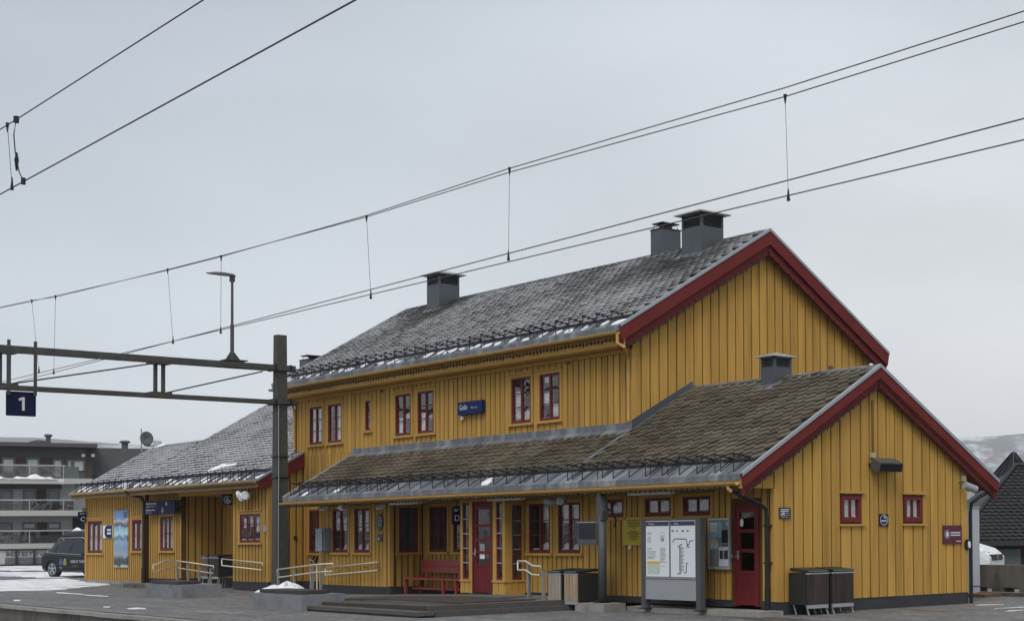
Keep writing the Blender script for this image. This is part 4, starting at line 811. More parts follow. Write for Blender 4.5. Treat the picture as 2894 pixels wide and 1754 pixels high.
# ================================================================== HANDRAILS
def rail_thing(lab, top, low, posts, r=.020, wallbr=(), closed=True, cat='handrail', grp='pale tubular handrails along the ramps'):
    t = thing('handrail', lab, cat, top[0], grp)
    pts = list(top)+list(reversed(low)); 
    if closed: pts = pts+[top[0]]
    MB().tube(pts, r, 8).build('rail_tube', HAND, t, smooth=True)
    for (x, y, z0, z1) in posts: MB().box(x-.03, x+.03, y-.025, y+.025, z0, z1).build('post', GALV, t)
    for (p, q) in wallbr:
        m = MB(); m.tube([p, q], .014, 6); m.build('wall_bracket', GALV, t)
    return t
YR = -1.5
p = ony(*A2(548, 1073), YR); q = ony(*E4(640, 355), YR); e0 = ony(*E4(380, 360), -2.0); e1 = ony(*E4(105, 465), -2.5)
top = [e1, e0, q, p]; low = [Vector((v.x, v.y, v.z-.215)) for v in top]
posts = []
for k in range(4):
    t = .03+k*.30; x = q.x+(p.x-q.x)*t; posts.append((x, YR, .02, q.z+(p.z-q.z)*t-.06))
rail_thing('galvanised ramp railing with a bent end behind the farther concrete bench', top, low, posts)
p = ony(*A2(612, 1018), -.12); q = ony(*A2(920, 1050), -.12)
rail_thing('handrail fixed to the left wing wall below its three-part window', [p, q], [p-UP*.21, q-UP*.21], [], wallbr=[((q.x-k, -.12, q.z-.05), (q.x-k, -.01, q.z-.05)) for k in (.3, 1.2, 2.2)])
p = ony(*A2(1035, 1100), YR); q = ony(*C3(530, 375), YR); posts = []
for k in range(3):
    t = .02+k*.42; x = p.x+(q.x-p.x)*t; posts.append((x, YR, .02, p.z+(q.z-p.z)*t-.05))
posts.append((q.x+.22, YR, .02, q.z-.02))
t = rail_thing('ramp railing rising behind the concrete bench next to the portal mast', [p, q, q+Vector((.9, 0, .03))], [p-UP*.22, q-UP*.2, q+Vector((.9, 0, -.17))], posts)
m = MB(); m.tube([q-UP*.0, q-UP*.85], .02, 6); m.build('post', HAND, t)
p = ony(*C3(695, 445), -.15); q = ony(*C3(1730, 330), -.15)
rail_thing('sloping handrail fixed to the bay wall below its twin windows', [p, q], [p-UP*.205, q-UP*.215], [], wallbr=[((p.x+k, -.15, p.z+.02*k), (p.x+k, -.01, p.z+.02*k)) for k in (.5, 1.1, 2.2, 2.9)])
p0 = onz(*B4(782, 1288), .21); p1 = onz(*B4(918, 1342), .11); yh = (p0.y+p1.y)/2
def H(a, b): return ony(*B4(a, b), yh)
t = rail_thing('short cranked handrail at the steps in front of the wheelie bins', [H(702, 935), H(772, 935), H(845, 980), H(914, 982)], [H(702, 1018), H(772, 1018), H(840, 1062), H(910, 1066)], [])
for a, z0, zt in ((782, .2, 1010), (918, .1, 1060)):
    b = H(a, zt); MB().box(b.x-.03, b.x+.03, yh+.03, yh+.09, z0-.02, b.z+.1).build('post', GALV, t)
# ================================================================== BENCH
t = thing('bench', 'red wooden bench standing in the entrance recess', 'bench', (-13.4, .5, .1), None)
BX0, BX1 = -15.05, -12.1; z0 = .11
for k in range(3): MB().box(BX0, BX1, .18+.16*k, .33+.16*k, z0+.37, z0+.405).build('seat_plank', BENCH, t)
for k in range(2): MB().hexa([(BX0+.1, .66+.02*k, z0+.53+.17*k), (BX1, .66+.02*k, z0+.53+.17*k), (BX1, .70+.02*k, z0+.53+.17*k), (BX0+.1, .70+.02*k, z0+.53+.17*k), (BX0+.1, .68+.02*k, z0+.69+.17*k), (BX1, .68+.02*k, z0+.69+.17*k), (BX1, .72+.02*k, z0+.69+.17*k), (BX0+.1, .72+.02*k, z0+.69+.17*k)]).build('back_plank', BENCH, t)
for x in (BX0+.06, -13.05, BX1-.3):
    MB().box(x-.03, x+.03, .20, .26, z0-.01, z0+.37).build('leg', BENCH, t); MB().hexa([(x-.04, .62, z0-.01), (x+.04, .62, z0-.01), (x+.04, .70, z0-.01), (x-.04, .70, z0-.01), (x-.04, .72, z0+.86), (x+.04, .72, z0+.86), (x+.04, .78, z0+.86), (x-.04, .78, z0+.86)]).build('leg', BENCH, t)
MB().box(BX0+.1, BX1-.1, .40, .45, z0+.10, z0+.16).build('stretcher', BENCH, t)
# ================================================================== BINS
def bin_(lab, ox, oy, ax, ay, wd, dp, h, slat, grp, lidc=(.013, .020, .016), leg=.13):
    """slatted front faces n; ax = along the front, ay = into depth"""
    ax = Vector(ax); ay = Vector(ay); o = Vector((ox, oy, 0)); t = thing('waste_bin', lab, 'bin', o, grp)
    def bx(mb, a0, a1, b0, b1, z0, z1, z0b=None, z1b=None):
        zb0 = z0 if z0b is None else z0b; zb1 = z1 if z1b is None else z1b
        P_ = lambda a, b, z: o+ax*a+ay*b+UP*z
        return mb.hexa([P_(a0, b0, z0), P_(a1, b0, z0), P_(a1, b1, zb0), P_(a0, b1, zb0), P_(a0, b0, z1), P_(a1, b0, z1), P_(a1, b1, zb1), P_(a0, b1, zb1)])
    m = MB(); bx(m, 0, wd, .012, dp, leg+.07, h-.02); m.build('bin_body', mat('bin_black', (.017, .019, .017), .55, var=.1), t)
    nn = 9
    for k in range(nn): m = MB(); bx(m, .02+(wd-.04)*k/nn+.004, .02+(wd-.04)*(k+1)/nn-.004, -.012, .012, leg+.075, h-.045); m.build('slat', slat, t)
    m = MB(); bx(m, 0, wd, -.016, .014, h-.045, h-.02); m.build('front_trim', ZINCL, t)
    m = MB(); bx(m, .03, wd-.03, -.01, .02, leg, leg+.07); m.build('foot_panel', GREYP, t)
    lm = mat('bin_lid_green', lidc, .45, var=.1); m = MB(); bx(m, .02, wd-.02, -.02, dp*.98, h-.015, h+.03, h+.02, h+.075); m.build('lid', lm, t); m = MB(); bx(m, .05, wd-.05, -.025, -.02, h, h+.028); m.build('lid_edge', mat('lid_edge', (.10, .13, .13), .4), t)
    for a in (.05, wd-.05):
        for b in (.06, dp-.08): m = MB(); m.bar(o+ax*a+ay*b+UP*(leg+.08), o+ax*(a+.02)+ay*(b-.06)+UP*0.0, .025, .025); m.build('leg', GALV, t)
    return t
X, Y = (1, 0, 0), (0, 1, 0)
gb = 'slatted waste bins by the entrance steps'; gg = 'slatted waste bins by the gable wall'
bin_('waste bin with pale grey slats, left of the two next to the screen post', -5.98, -1.22, X, Y, .50, .55, .80, SLATG, gb)
bin_('waste bin with pale brown slats and black side, nearest the screen post', -5.40, -1.20, X, Y, .52, .55, .80, mat('slat_tan', (.36, .27, .18), .8, var=.3, vscale=4, objvar=.15, stretch=(4, 4, .5)), gb)
bin_('dark brown slatted waste bin against the gable, nearer the black downpipe', .56, .31, Y, (-1, 0, 0), .60, .50, .835, SLATD, gg)
bin_('dark brown slatted waste bin against the gable, farther from the black downpipe', .56, .97, Y, (-1, 0, 0), .62, .50, .835, SLATD, gg)
p = ony(*E4(1425, 810), .35)
bin_('slatted waste bin with dark lid inside the left wing recess', -28.6, .25, X, Y, .55, .6, 1.0, mat('slat_rust', (.15, .09, .065), .8, var=.25, objvar=.15), 'waste bins in the recess', leg=.3)
bin_('grey-slatted black waste bin inside the left wing recess', -27.95, .25, X, Y, .75, .6, 1.0, SLATD, 'waste bins in the recess', leg=.3)
bin_('dark waste bin half hidden behind the ramp railing near the mast', -20.1, .30, X, Y, .55, .6, .86, SLATD, 'bins behind the railing')
# ================================================================== SCREEN POST
px_ = onz(*B4(1487, 1312), .16); pp = onz(*B4(1300, 1395)); pq = onz(*B4(1515, 1412)); pr_ = onz(*B5(200, 1398))
t = thing('screen_post', 'grey post on a concrete pad carrying a dark information screen', 'screen', (-4.45, -.9, 0))
MB().box(-5.0, -3.95, -1.2, -.66, -.02, .17).build('concrete_pad', CONCL, t)
sp_ = (-4.62, -.90)
a = ony(*B4(1487, 900), sp_[1]); sp_ = (a.x, -.90)
MB().tube([(sp_[0], sp_[1], .165), (sp_[0], sp_[1], 2.0)], .088, 14).build('post', GREYD, t, smooth=True)
MB().disc((sp_[0], sp_[1], .168), (0, 0, 1), .19, .012, 16, up=(1, 0, 0)).build('base_plate', DARK, t)
m = MB(); m.extr([(sp_[0]-.09, -.82, 1.9), (sp_[0]+.1, -.82, 1.9), (sp_[0]+.14, -.82, 2.1), (sp_[0]+.03, -.82, 2.46), (sp_[0]-.09, -.82, 2.46)], (0, -.16, 0)); m.build('cable_hood', GREYD, t)
c0 = ony(*B4(1268, 580), -1.0); c1 = ony(*B4(1468, 785), -1.0); s0 = c0.x; s1 = sp_[0]-.04
MB().box(s0, s1, -1.02, -.84, c1.z, c0.z).build('screen_case', GREYD, t)
MB().box(s0+.03, s1-.03, -1.026, -1.02, c1.z+.13, c0.z-.02).build('display', mat('display_glass', (.012, .012, .018), .12, var=.05), t)
MB().box(s0-.04, s1, -1.03, -.82, c0.z, c0.z+.02).build('screen_hood', GREYP, t)
m = MB(); m.tube([(sp_[0]+.10, -.9, 2.2), (sp_[0]+.22, -.8, 2.05), (sp_[0]+.24, -.72, 1.9), (sp_[0]+.16, -.7, 1.75)], .022, 6); m.build('cable', BLACK, t)
# ================================================================== TIMETABLE CASE
YB = -.74
def TB(a, b): return ony(*B5(a, b), YB)
l0 = TB(378, 545); l1 = TB(412, 545); r0 = TB(876, 540); r1 = TB(944, 540)
t = thing('timetable_case', 'free-standing grey timetable case with two white posters and a grey lower panel', 'notice board', ((l0.x+r1.x)/2, YB, .1))
zt = TB(640, 540).z; pz1 = TB(640, 560).z; pz0 = TB(640, 1085).z; gz1 = TB(640, 1098).z; gz0 = TB(640, 1295).z
xl, xr, xm_ = TB(410, 800).x, TB(878, 800).x, TB(637, 800).x
for x0_, x1_ in ((xl-.14, xl-.002), (xr+.002, xr+.14)): MB().box(x0_, x1_, YB-.01, YB+.11, .09, zt).build('post', GREYD, t)
for x0_ in (xl-.18, xr-.03): MB().box(x0_, x0_+.21, YB-.05, YB+.20, .075, .095).build('foot_plate', DARK, t)
MB().box(xl, xr, YB+.0, YB+.10, pz0-.01, zt).build('case', GREYD, t)
MB().box(xl, xr, YB-.005, YB+.05, gz0, gz1).build('lower_panel', GREYP, t)
MB().box(xl, xr, YB-.02, YB+.05, gz1, pz0).build('ledge', GALV, t)
PB = Pl('F', YB)
NV2 = mat('poster_head', (.045, .045, .085), .5)
for k, (x0_, x1_) in enumerate(((xl+.02, xm_-.025), (xm_+.025, xr-.02))):
    s = MB(); PB.bx(s, x0_, x1_, .0, .006, pz0+.01, pz1); S = s.build('poster', PAPER, t)
    h = MB(); PB.bx(h, x0_+.006, x1_-.006, .006, .009, pz1-.10, pz1-.012); h.build('poster_header', NV2, S)
    if k == 0:
        text('Informasjon', .038, TXT, S, PB.w(x0_+.10, .0105, pz1-.072), (1, 0, 0), UP)
        ink = MB(); rr = random.Random(4); wd = x1_-x0_
        for (fx, fz, n_, wl) in ((.06, .86, 2, .3), (.06, .78, 5, .22), (.62, .86, 1, .2), (.62, .80, 5, .24), (.06, .56, 2, .30), (.06, .49, 3, .38), (.06, .40, 3, .42), (.62, .56, 4, .24), (.62, .46, 4, .28), (.62, .36, 4, .28), (.62, .20, 1, .22)):
            for j in range(n_): z = pz0+.01+(pz1-pz0-.11)*fz-.026*j; PB.bx(ink, x0_+wd*fx, x0_+wd*(fx+wl*rr.uniform(.6, 1)), .006, .008, z, z+.010)
        ink.build('poster_print', INKG, S, kind='stuff'); text('24', .075, INK, S, PB.w(x0_+wd*.68, .008, pz0+(pz1-pz0)*.64), (1, 0, 0), UP)
        yb = MB(); PB.bx(yb, x0_+wd*.06, x0_+wd*.62, .006, .009, pz0+(pz1-pz0)*.235, pz0+(pz1-pz0)*.28); yb.build('poster_band', mat('poster_yellow', (.62, .42, .06), .6), S)
        mp_ = MB(); PB.bx(mp_, x0_+wd*.06, x0_+wd*.60, .006, .0085, pz0+.06, pz0+(pz1-pz0)*.225); mp_.build('poster_map', mat('poster_green', (.50, .56, .50), .6, var=.2, vscale=12), S)
    else:
        text('Rutetider', .038, TXT, S, PB.w(x0_+.12, .0105, pz1-.072), (1, 0, 0), UP)
        ink = MB(); wd = x1_-x0_; hh = pz1-pz0
        def pt(fx, fz): return PB.w(x0_+wd*fx, .010, pz0+hh*fz)
        for pl in (((.08, .62), (.18, .68), (.60, .68), (.66, .67), (.68, .58), (.76, .58), (.78, .64), (.93, .65)), ((.38, .57), (.38, .08)), ((.38, .57), (.48, .58)), ((.65, .25), (.64, .09), (.56, .09)), ((.65, .25), (.72, .25)), ((.66, .52), (.70, .57), (.78, .52)), ((.30, .54), (.38, .54)), ((.28, .07), (.42, .07))):
            for p_, q_ in zip(pl, pl[1:]): ink.bar(pt(*p_), pt(*q_), .004, .014, up=(0, 0, 1) if abs(p_[0]-q_[0]) > abs(p_[1]-q_[1]) else (1, 0, 0))
        for j in range(22): z = .10+.46*j/22; ink.bar(pt(.40, z), pt(.47+.05*((j*7) % 3), z), .003, .006)
        ink.build('route_map_print', INK, S, kind='stuff')
        for j, sx in enumerate((.05, .24, .46, .66)): text(('R45', 'F4', 'R40', 'F4x')[j], .048, INK, S, pt(sx, .805), (1, 0, 0), UP)
# ================================================================== SIGNS ON THE WALLS
def plate(name, lab, cat, P, a0, a1, z0, z1, m, d0=.012, d1=.03, grp=None):
    t = thing(name, lab, cat, P.w((a0+a1)/2, 0, z0), grp); mb = MB(); P.bx(mb, a0, a1, d0, d1, z0, z1); mb.build('panel', m, t); 
    f = MB(); P.bx(f, a0+.02, a1-.02, -.01, d0, z0+.02, z1-.02); f.build('mounting', GREYD, t); return t
def lines(P, t, rows, d, m, h=.012, name='small_print'):
    mb = MB()
    for (a0, a1, z) in rows: P.bx(mb, a0, a1, d, d+.002, z-h/2, z+h/2)
    return mb.build(name, m, t, kind='stuff')
a0, z1 = F0.px(*B5(208, 530)); a1, z0 = F0.px(*B5(378, 788))
t = plate('yellow_notice', 'yellow notice sheet with centred black text on the wall by the timetable case', 'notice', F0, a0, a1, z0, z1, YELS)
c = (a0+a1)/2+.07; w_ = a1-a0
lines(F0, t, [(c-w_*f, c+w_*f, z1-.06-(z1-z0)*.058*j) for j, f in enumerate((.34, .36, .36, .33, .28, .06, 0.001, .22, .38, .27, .25, .22, .17))], .03, INK, .013)
m = MB(); a, z = F0.px(*B5(270, 808)); m.disc(F0.w(a, 0, z), (0, -1, 0), .045, .03, 14); tag(m.build('wall_button', WHITE), 'small round white knob just under the yellow notice', 'wall fitting')
a0, z1 = F0.px(*B5(980, 540), .08); a1, z0 = F0.px(*B5(1182, 1012), .08)
t = thing('notice_cabinet', 'aluminium-framed glass notice cabinet full of leaflets beside the red side door', 'notice board', F0.w((a0+a1)/2, 0, z0))
m = MB(); F0.bx(m, a0, a1, .005, .05, z0, z1); m.build('cabinet_back', mat('felt_grey', (.30, .305, .305), .9), t)
m = MB()
for q in ((a0, a0+.03, z0, z1), (a1-.03, a1, z0, z1), (a0+.03, a1-.03, z0, z0+.04), (a0+.03, a1-.03, z1-.035, z1)): F0.bx(m, q[0], q[1], .04, .066, q[2], q[3])
m.build('frame', mat('alu_pale', (.55, .57, .58), .4, .2, var=.05), t)
W_, H_ = a1-a0, z1-z0
for (x0_, x1_, y0_, y1_, c) in ((.08, .42, .72, .92, (.80, .80, .74)), (.44, .64, .62, .93, (.28, .60, .70)), (.08, .42, .62, .71, (.48, .70, .82)), (.08, .42, .53, .61, (.80, .58, .36)), (.08, .46, .40, .53, (.55, .72, .76)), (.64, .92, .52, .77, (.03, .03, .03)), (.64, .92, .45, .50, (.15, .15, .16)), (.50, .93, .06, .44, (.80, .82, .90)), (.54, .70, .20, .37, (.05, .06, .06)), (.74, .92, .20, .37, (.06, .06, .06)), (.20, .36, .12, .38, (.32, .33, .33)), (.86, .93, .86, .92, (.75, .75, .75))):
    m = MB(); dd = .053+.002*random.random()+(.003 if c[0] < .1 else 0); F0.bx(m, a0+W_*x0_, a0+W_*x1_, .05, dd, z0+H_*y0_, z0+H_*y1_); m.build('leaflet', mat('leaf_%d' % int(c[0]*1000+c[2]*77), c, .6, var=.15, vscale=15), t)
m = MB(); m.poly([F0.w(a0+.03, .062, z0+.04), F0.w(a1-.03, .062, z0+.04), F0.w(a1-.03, .062, z1-.035), F0.w(a0+.03, .062, z1-.035)]); m.build('pane', GLASSN, t, recalc=False)
m = MB(); F0.bx(m, a1, a1+.05, .02, .08, z0+H_*.22, z0+H_*.29); m.build('lock', ZINCL, t)
# Geilo sign (box sign on the upper wall)
a0, z1 = FU.px(1260+480*.067, 1100+585*.067, .12); a1, z0 = FU.px(1260+1500*.067, 1100+970*.067, .12)
z1 = z0+.33
t = thing('station_name_sign', 'dark blue box sign with the station name on the upper floor wall', 'sign', FU.w((a0+a1)/2, 0, z0)); m = MB(); FU.bx(m, a0, a1, .015, .115, z0, z1); m.build('sign_box', NAVYB, t)
text('Geilo', .20, TXT, t, FU.w(a0+.10, .118, z0+.12), X, UP, sx=.92); text('794,2 moh', .085, mat('text_dim', (.38, .39, .50), .5), t, FU.w(a0+.66, .118, z0+.13), X, UP, sx=.9)
m = MB(); FU.bx(m, a0+.06, a0+.16, .015, .06, z0-.12, z0-.03); tag(m.build('wall_sensor', WHITE), 'tiny white box under the left end of the station name sign', 'wall fitting')
# gable signs
a0, z1 = G0.px(*B6(135, 628)); a1, z0 = G0.px(*B6(221, 710))
t = plate('parking_plate', 'small dark plate with a white arrow on the gable beside the black downpipe', 'sign', G0, a0, a1, z0, z1, mat('slate_sign', (.028, .040, .045), .45))
lines(G0, t, [(a0+.03, a1-.04, z1-.04), (a0+.03, a1-.06, z1-.075)], .031, TXT, .016); lines(G0, t, [(a0+.16, a0+.24, z1-.115), (a0+.16, a1-.03, z1-.15), (a0+.15, a0+.22, z0+.02)], .031, INKG, .014)
m = MB(); m.ring(G0.w(a0+.085, .030, z0+.075), X, .048, .055, .002); m.extr([G0.w(a0+.04, .0305, z0+.05), G0.w(a0+.085, .0305, z0+.11), G0.w(a0+.13, .0305, z0+.075), G0.w(a0+.08, .0305, z0+.065)], (.002, 0, 0)); m.build('arrow_mark', TXT, t)
a0, z1 = G0.px(*B6(897, 677)); a1, z0 = G0.px(*B6(965, 768)); cc = ((a0+a1)/2, (z0+z1)/2); R_ = (a1-a0)*.43
t = plate('no_smoking_sign', 'square navy sign with ringed cigarette between the two gable windows', 'sign', G0, a0, a1, z0, z1, NAVY)
m = MB(); m.ring(G0.w(cc[0], .030, cc[1]), X, R_*.9, R_, .002); m.build('ring_mark', TXT, t)
m = MB(); G0.bx(m, cc[0]-R_*.68, cc[0]+R_*.05, .030, .032, cc[1]-R_*.28, cc[1]-R_*.02); G0.bx(m, cc[0]+R_*.2, cc[0]+R_*.62, .030, .032, cc[1]-R_*.28, cc[1]-R_*.04); m.extr([G0.w(cc[0]+a*R_, .030, cc[1]+b*R_) for a, b in ((.5, .1), (.62, .15), (.45, .5), (.1, .75), (-.05, .72), (.0, .3), (.12, .25), (.1, .55), (.3, .4))], (.002, 0, 0)); m.build('cigarette_mark', TXT, t)
m = MB(); G0.bx(m, cc[0]-.05*R_, cc[0]+.12*R_, .030, .032, cc[1]-R_*.65, cc[1]-R_*.4); m.build('small_print', INKG, t)
a0, z1 = G0.px(*B6(1380, 764)); a1, z0 = G0.px(*B6(1525, 901))
t = plate('wine_red_sign', 'wine-red square sign with white oval ring and two lines of text on the gable', 'sign', G0, a0, a1, z0, z1, WINE)
cy_ = a0+.135; cz_ = (z0+z1)/2+.005
m = MB(); m.ring(G0.w(cy_, .030, cz_), X, .082, .088, .002); m.disc(G0.w(cy_, .030, cz_), X, .045, .002, 20, 1.35); m.build('ring_mark', TXT, t)
lines(G0, t, [(a0+.245, a0+.555, cz_+.035), (a0+.245, a0+.55, cz_-.02)], .030, TXT, .026); lines(G0, t, [(a0+.42, a0+.57, z0+.05)], .030, TXT, .018)
# projecting signs: D, C, wheelchair
def proj_sign(lab, x, y0, y1, z0, z1, th=.05):
    t = thing('projecting_sign', lab, 'sign', (x, (y0+y1)/2, z0), 'dark blue projecting signs'); MB().box(x-th, x, y0, y1, z0, z1).build('sign_box', NAVY, t); return t
P0 = onx(*B4(95, 432), -11.0); P1 = onx(*B4(188, 595), -11.0)
t = proj_sign('dark blue projecting sign with letter D hanging beside the entrance door', -11.0, P0.y, P1.y, P1.z, P0.z); text('D', .20, TXT, t, (-10.997, P0.y+.045, P1.z+.09), Y, UP); lines(Pl('G', -11.0), t, [(P0.y+.04, P0.y+.17, P0.z-.06), (P0.y+.04, P0.y+.14, P0.z-.10)], .001, TXT, .022); MB().tube([(-11.025, (P0.y+P1.y)/2, P0.z), (-11.025, (P0.y+P1.y)/2, 2.47)], .012).build('hanger', DARK, t)
P0 = onx(*A1(551, 730), -38.62); P1 = onx(*A1(607, 805), -38.62)
t = proj_sign('dark blue projecting sign with letter C at the far corner of the left wing', -38.62, P0.y-.02, P1.y-.02, P1.z, P0.z); text('C', .23, TXT, t, (-38.617, P0.y+.05, P1.z+.05), Y, UP); lines(Pl('G', -38.62), t, [(P0.y+.03, P0.y+.23, P0.z-.05), (P0.y+.03, P0.y+.2, P0.z-.09)], .001, INKG, .022)
m = MB(); m.box(-38.66, -38.63, P1.y-.16, P1.y-.03, P0.z, P0.z+.15); m.build('bracket', GALV, t)
P0 = onx(600+585*.04688, 1370+520*.04688, -25.5); P1 = onx(600+1215*.04688, 1370+1190*.04688, -25.5)
t = proj_sign('dark blue projecting sign with ringed wheelchair symbol above the recess', -25.5, P0.y, -.012, P1.z, P0.z)
cy_, cz_ = (P0.y-.012)/2+.02, (P0.z+P1.z)/2-.01; PW = Pl('G', -25.5)
m = MB(); m.ring(PW.w(cy_, .001, cz_), X, .108, .118, .002); m.ring(PW.w(cy_-.005, .001, cz_-.035), X, .038, .052, .002, 18); m.disc(PW.w(cy_-.01, .001, cz_+.07), X, .016, .002, 10); PW.bx(m, cy_-.022, cy_+.005, .001, .003, cz_-.01, cz_+.052); PW.bx(m, cy_-.015, cy_+.04, .0012, .0032, cz_-.012, cz_+.006); m.bar(PW.w(cy_+.035, .002, cz_), PW.w(cy_+.06, .002, cz_-.055), .016, .003, up=(1, 0, 0)); m.build('wheelchair_mark', TXT, t)
# direction sign on the left wing
FD = Pl('F', .0); a0, z1 = FD.px(270+1400*.10146, 1400+150*.10146, .12); a1, z0 = FD.px(270+2205*.10146, 1400+500*.10146, .12)
t = thing('direction_sign', 'dark blue direction sign with two lines of text beside the left downpipe', 'sign', FD.w((a0+a1)/2, 0, z0)); m = MB(); FD.bx(m, a0-.05, a1, .08, .12, z0, z1); m.build('panel', NAVY, t)
for zz_ in (z0+.02, (z0+z1)/2, z1-.05): m = MB(); FD.bx(m, a0+.1, a1+.25, -.1, .08, zz_, zz_+.03); m.build('bracket', DARK, t)
text('Oppbevaring', .095, TXT, t, FD.w(a0, .122, z1-.12), X, UP, sx=1.9); text('Luggage lockers', .07, mat('text_rose', (.42, .33, .36), .5), t, FD.w(a0+.02, .122, z1-.21), X, UP, sx=1.8); text('Hytteservice', .085, TXT, t, FD.w(a0, .122, z0+.13), X, UP, sx=1.9); text('Flight access', .06, mat('text_dim2', (.30, .30, .34), .5), t, FD.w(a0, .122, z0+.05), X, UP, sx=1.7)
m = MB(); m.ring(FD.w(a0+1.50, .121, z0+.12), (0, -1, 0), .085, .095, .002); m.extr([FD.w(a0+1.50+a, .121, z0+.12+b) for a, b in ((-.06, -.05), (0, .06), (.06, -.05), (0, -.02))], (0, -.002, 0)); m.extr([FD.w(a0+1.85+a, .121, z1-.11+b) for a, b in ((-.07, -.06), (-.05, .05), (.03, .05), (.06, -.06))], (0, -.002, 0)); m.build('pictograms', mat('text_dim3', (.40, .40, .45), .5), t)
# tall mountain poster and round banner on the left wing
a0, z1 = F0.px(*A1(797, 722), .04); a1, z0 = F0.px(*A1(890, 1118), .04)
t = thing('tall_poster', 'tall blue mountain poster on the far end of the left wing', 'poster', F0.w((a0+a1)/2, 0, z0)); m = MB(); F0.bx(m, a0, a1, .01, .04, z0, z1)
def poster_mat():
    mm = bpy.data.materials.new('poster_print'); mm.use_nodes = True; t_ = mm.node_tree; n = t_.nodes; l = t_.links; b = n['Principled BSDF']; b.inputs['Roughness'].default_value = .4
    g = n.new('ShaderNodeNewGeometry'); s = n.new('ShaderNodeSeparateXYZ'); l.new(g.outputs['Position'], s.inputs[0]); r = n.new('ShaderNodeMapRange'); r.inputs[1].default_value = z0; r.inputs[2].default_value = z1; l.new(s.outputs[2], r.inputs[0])
    nz = n.new('ShaderNodeTexNoise'); nz.inputs['Scale'].default_value = 4; nz.inputs['Detail'].default_value = 6; l.new(g.outputs['Position'], nz.inputs['Vector']); ad = n.new('ShaderNodeMath'); ad.operation = 'MULTIPLY_ADD'; l.new(nz.outputs[0], ad.inputs[0]); ad.inputs[1].default_value = .22; l.new(r.outputs[0], ad.inputs[2]); sb = n.new('ShaderNodeMath'); sb.operation = 'SUBTRACT'; l.new(ad.outputs[0], sb.inputs[0]); sb.inputs[1].default_value = .11
    rp = n.new('ShaderNodeValToRGB'); l.new(sb.outputs[0], rp.inputs[0]); e = rp.color_ramp.elements; e[0].position = 0; e[0].color = (.45, .5, .55, 1); e[1].position = 1; e[1].color = (.13, .25, .55, 1)
    for p_, c_ in ((.05, (.05, .055, .06)), (.16, (.07, .08, .08)), (.22, (.35, .40, .46)), (.35, (.22, .33, .50)), (.45, (.30, .45, .60)), (.52, (.10, .16, .26)), (.58, (.48, .70, .82)), (.70, (.28, .46, .60)), (.73, (.05, .07, .11)), (.78, (.28, .28, .27)), (.82, (.55, .57, .60)), (.86, (.20, .33, .62))): q = e.new(p_); q.color = (*c_, 1)
    l.new(rp.outputs[0], b.inputs['Base Color']); return mm
m.build('poster_sheet', poster_mat(), t); m = MB(); F0.bx(m, a0+(a1-a0)*.70, a0+(a1-a0)*.97, .04, .043, z1-.27, z1-.05); m.build('poster_crest', mat('crest_grey', (.10, .12, .14), .6, var=.4, vscale=25), t)
a0, z1 = F0.px(*A1(718, 825), .04); a1, z0 = F0.px(*A1(782, 912), .04)
t = thing('round_banner', 'white banner with navy disc and white lettering left of the tall poster', 'sign', F0.w((a0+a1)/2, 0, z0)); m = MB(); F0.bx(m, a0, a1, .012, .03, z0, z1); m.build('panel', WHITE, t)
r_ = (z1-z0)/2; cx_ = a0+.62; zc_ = (z0+z1)/2; m = MB(); m.extr([F0.w(a0+.42-.26*math.cos(math.pi*(k/14-.5)), .03, zc_+r_*.98*math.sin(math.pi*(k/14-.5))) for k in range(15)]+[F0.w(a1-.01, .03, zc_+r_*.98), F0.w(a1-.01, .03, zc_-r_*.98)], (0, -.004, 0)); m.build('navy_disc', NAVYB, t); lines(F0, t, [(cx_-.2, cx_+.2, (z0+z1)/2+.06), (cx_-.2, cx_+.2, (z0+z1)/2-.06)], .035, TXT, .075, 'lettering')
# grey electrical cabinet, plaques, cameras, lamps
a0, z1 = F0.px(*E1(240, 800), .3); a1, z0 = F0.px(*E1(385, 1325), .3)
t = thing('electrical_cabinet', 'rounded grey metal cabinet hung on the corner of the bay wall', 'cabinet', F0.w((a0+a1)/2, 0, z0))
m = MB(); F0.bx(m, a0, a1, .0, .26, z0, z1); o = m.build('cabinet_body', CABG, t); md = o.modifiers.new('b', 'BEVEL'); md.width = .05; md.segments = 3
m = MB(); F0.bx(m, a0+.0, a1-.0, .262, .30, z0+.01, z1-.01); o = m.build('cabinet_door', mat('cabinet_pale', (.25, .285, .33), .45), t); md = o.modifiers.new('b', 'BEVEL'); md.width = .03; md.segments = 3
for zz_ in (z1-.14, z0+.12): m = MB(); F0.bx(m, a0-.03, a0+.05, .28, .32, zz_, zz_+.03); m.build('hinge', DARK, t)
a, z = F0.px(*E1(1690, 660)); t = thing('oval_plaque', 'oval dark plaque with pale text on the bay wall', 'plaque', F0.w(a, 0, z)); m = MB(); m.disc(F0.w(a, .0, z), (0, -1, 0), .175, .03, 26, 1.28); m.build('plate', mat('plaque_dark', (.035, .042, .055), .4), t)
lines(F0, t, [(a-.11, a+.11, z+.10), (a-.13, a+.13, z+.03), (a-.13, a+.12, z-.04), (a-.1, a+.1, z-.10)], .03, INKG, .028)
a, z = F0.px(*E1(1690, 1015)); t = plate('small_plaque', 'small square grey plaque below the oval plaque', 'plaque', F0, a-.12, a+.12, z-.10, z+.10, mat('plaque_slate', (.06, .075, .085), .4)); m = MB(); m.extr([F0.w(a-.10, .031, z-.05), F0.w(a-.05, .031, z+.03), F0.w(a-.01, .031, z-.05)], (0, -.002, 0)); m.build('white_mark', TXT, t)
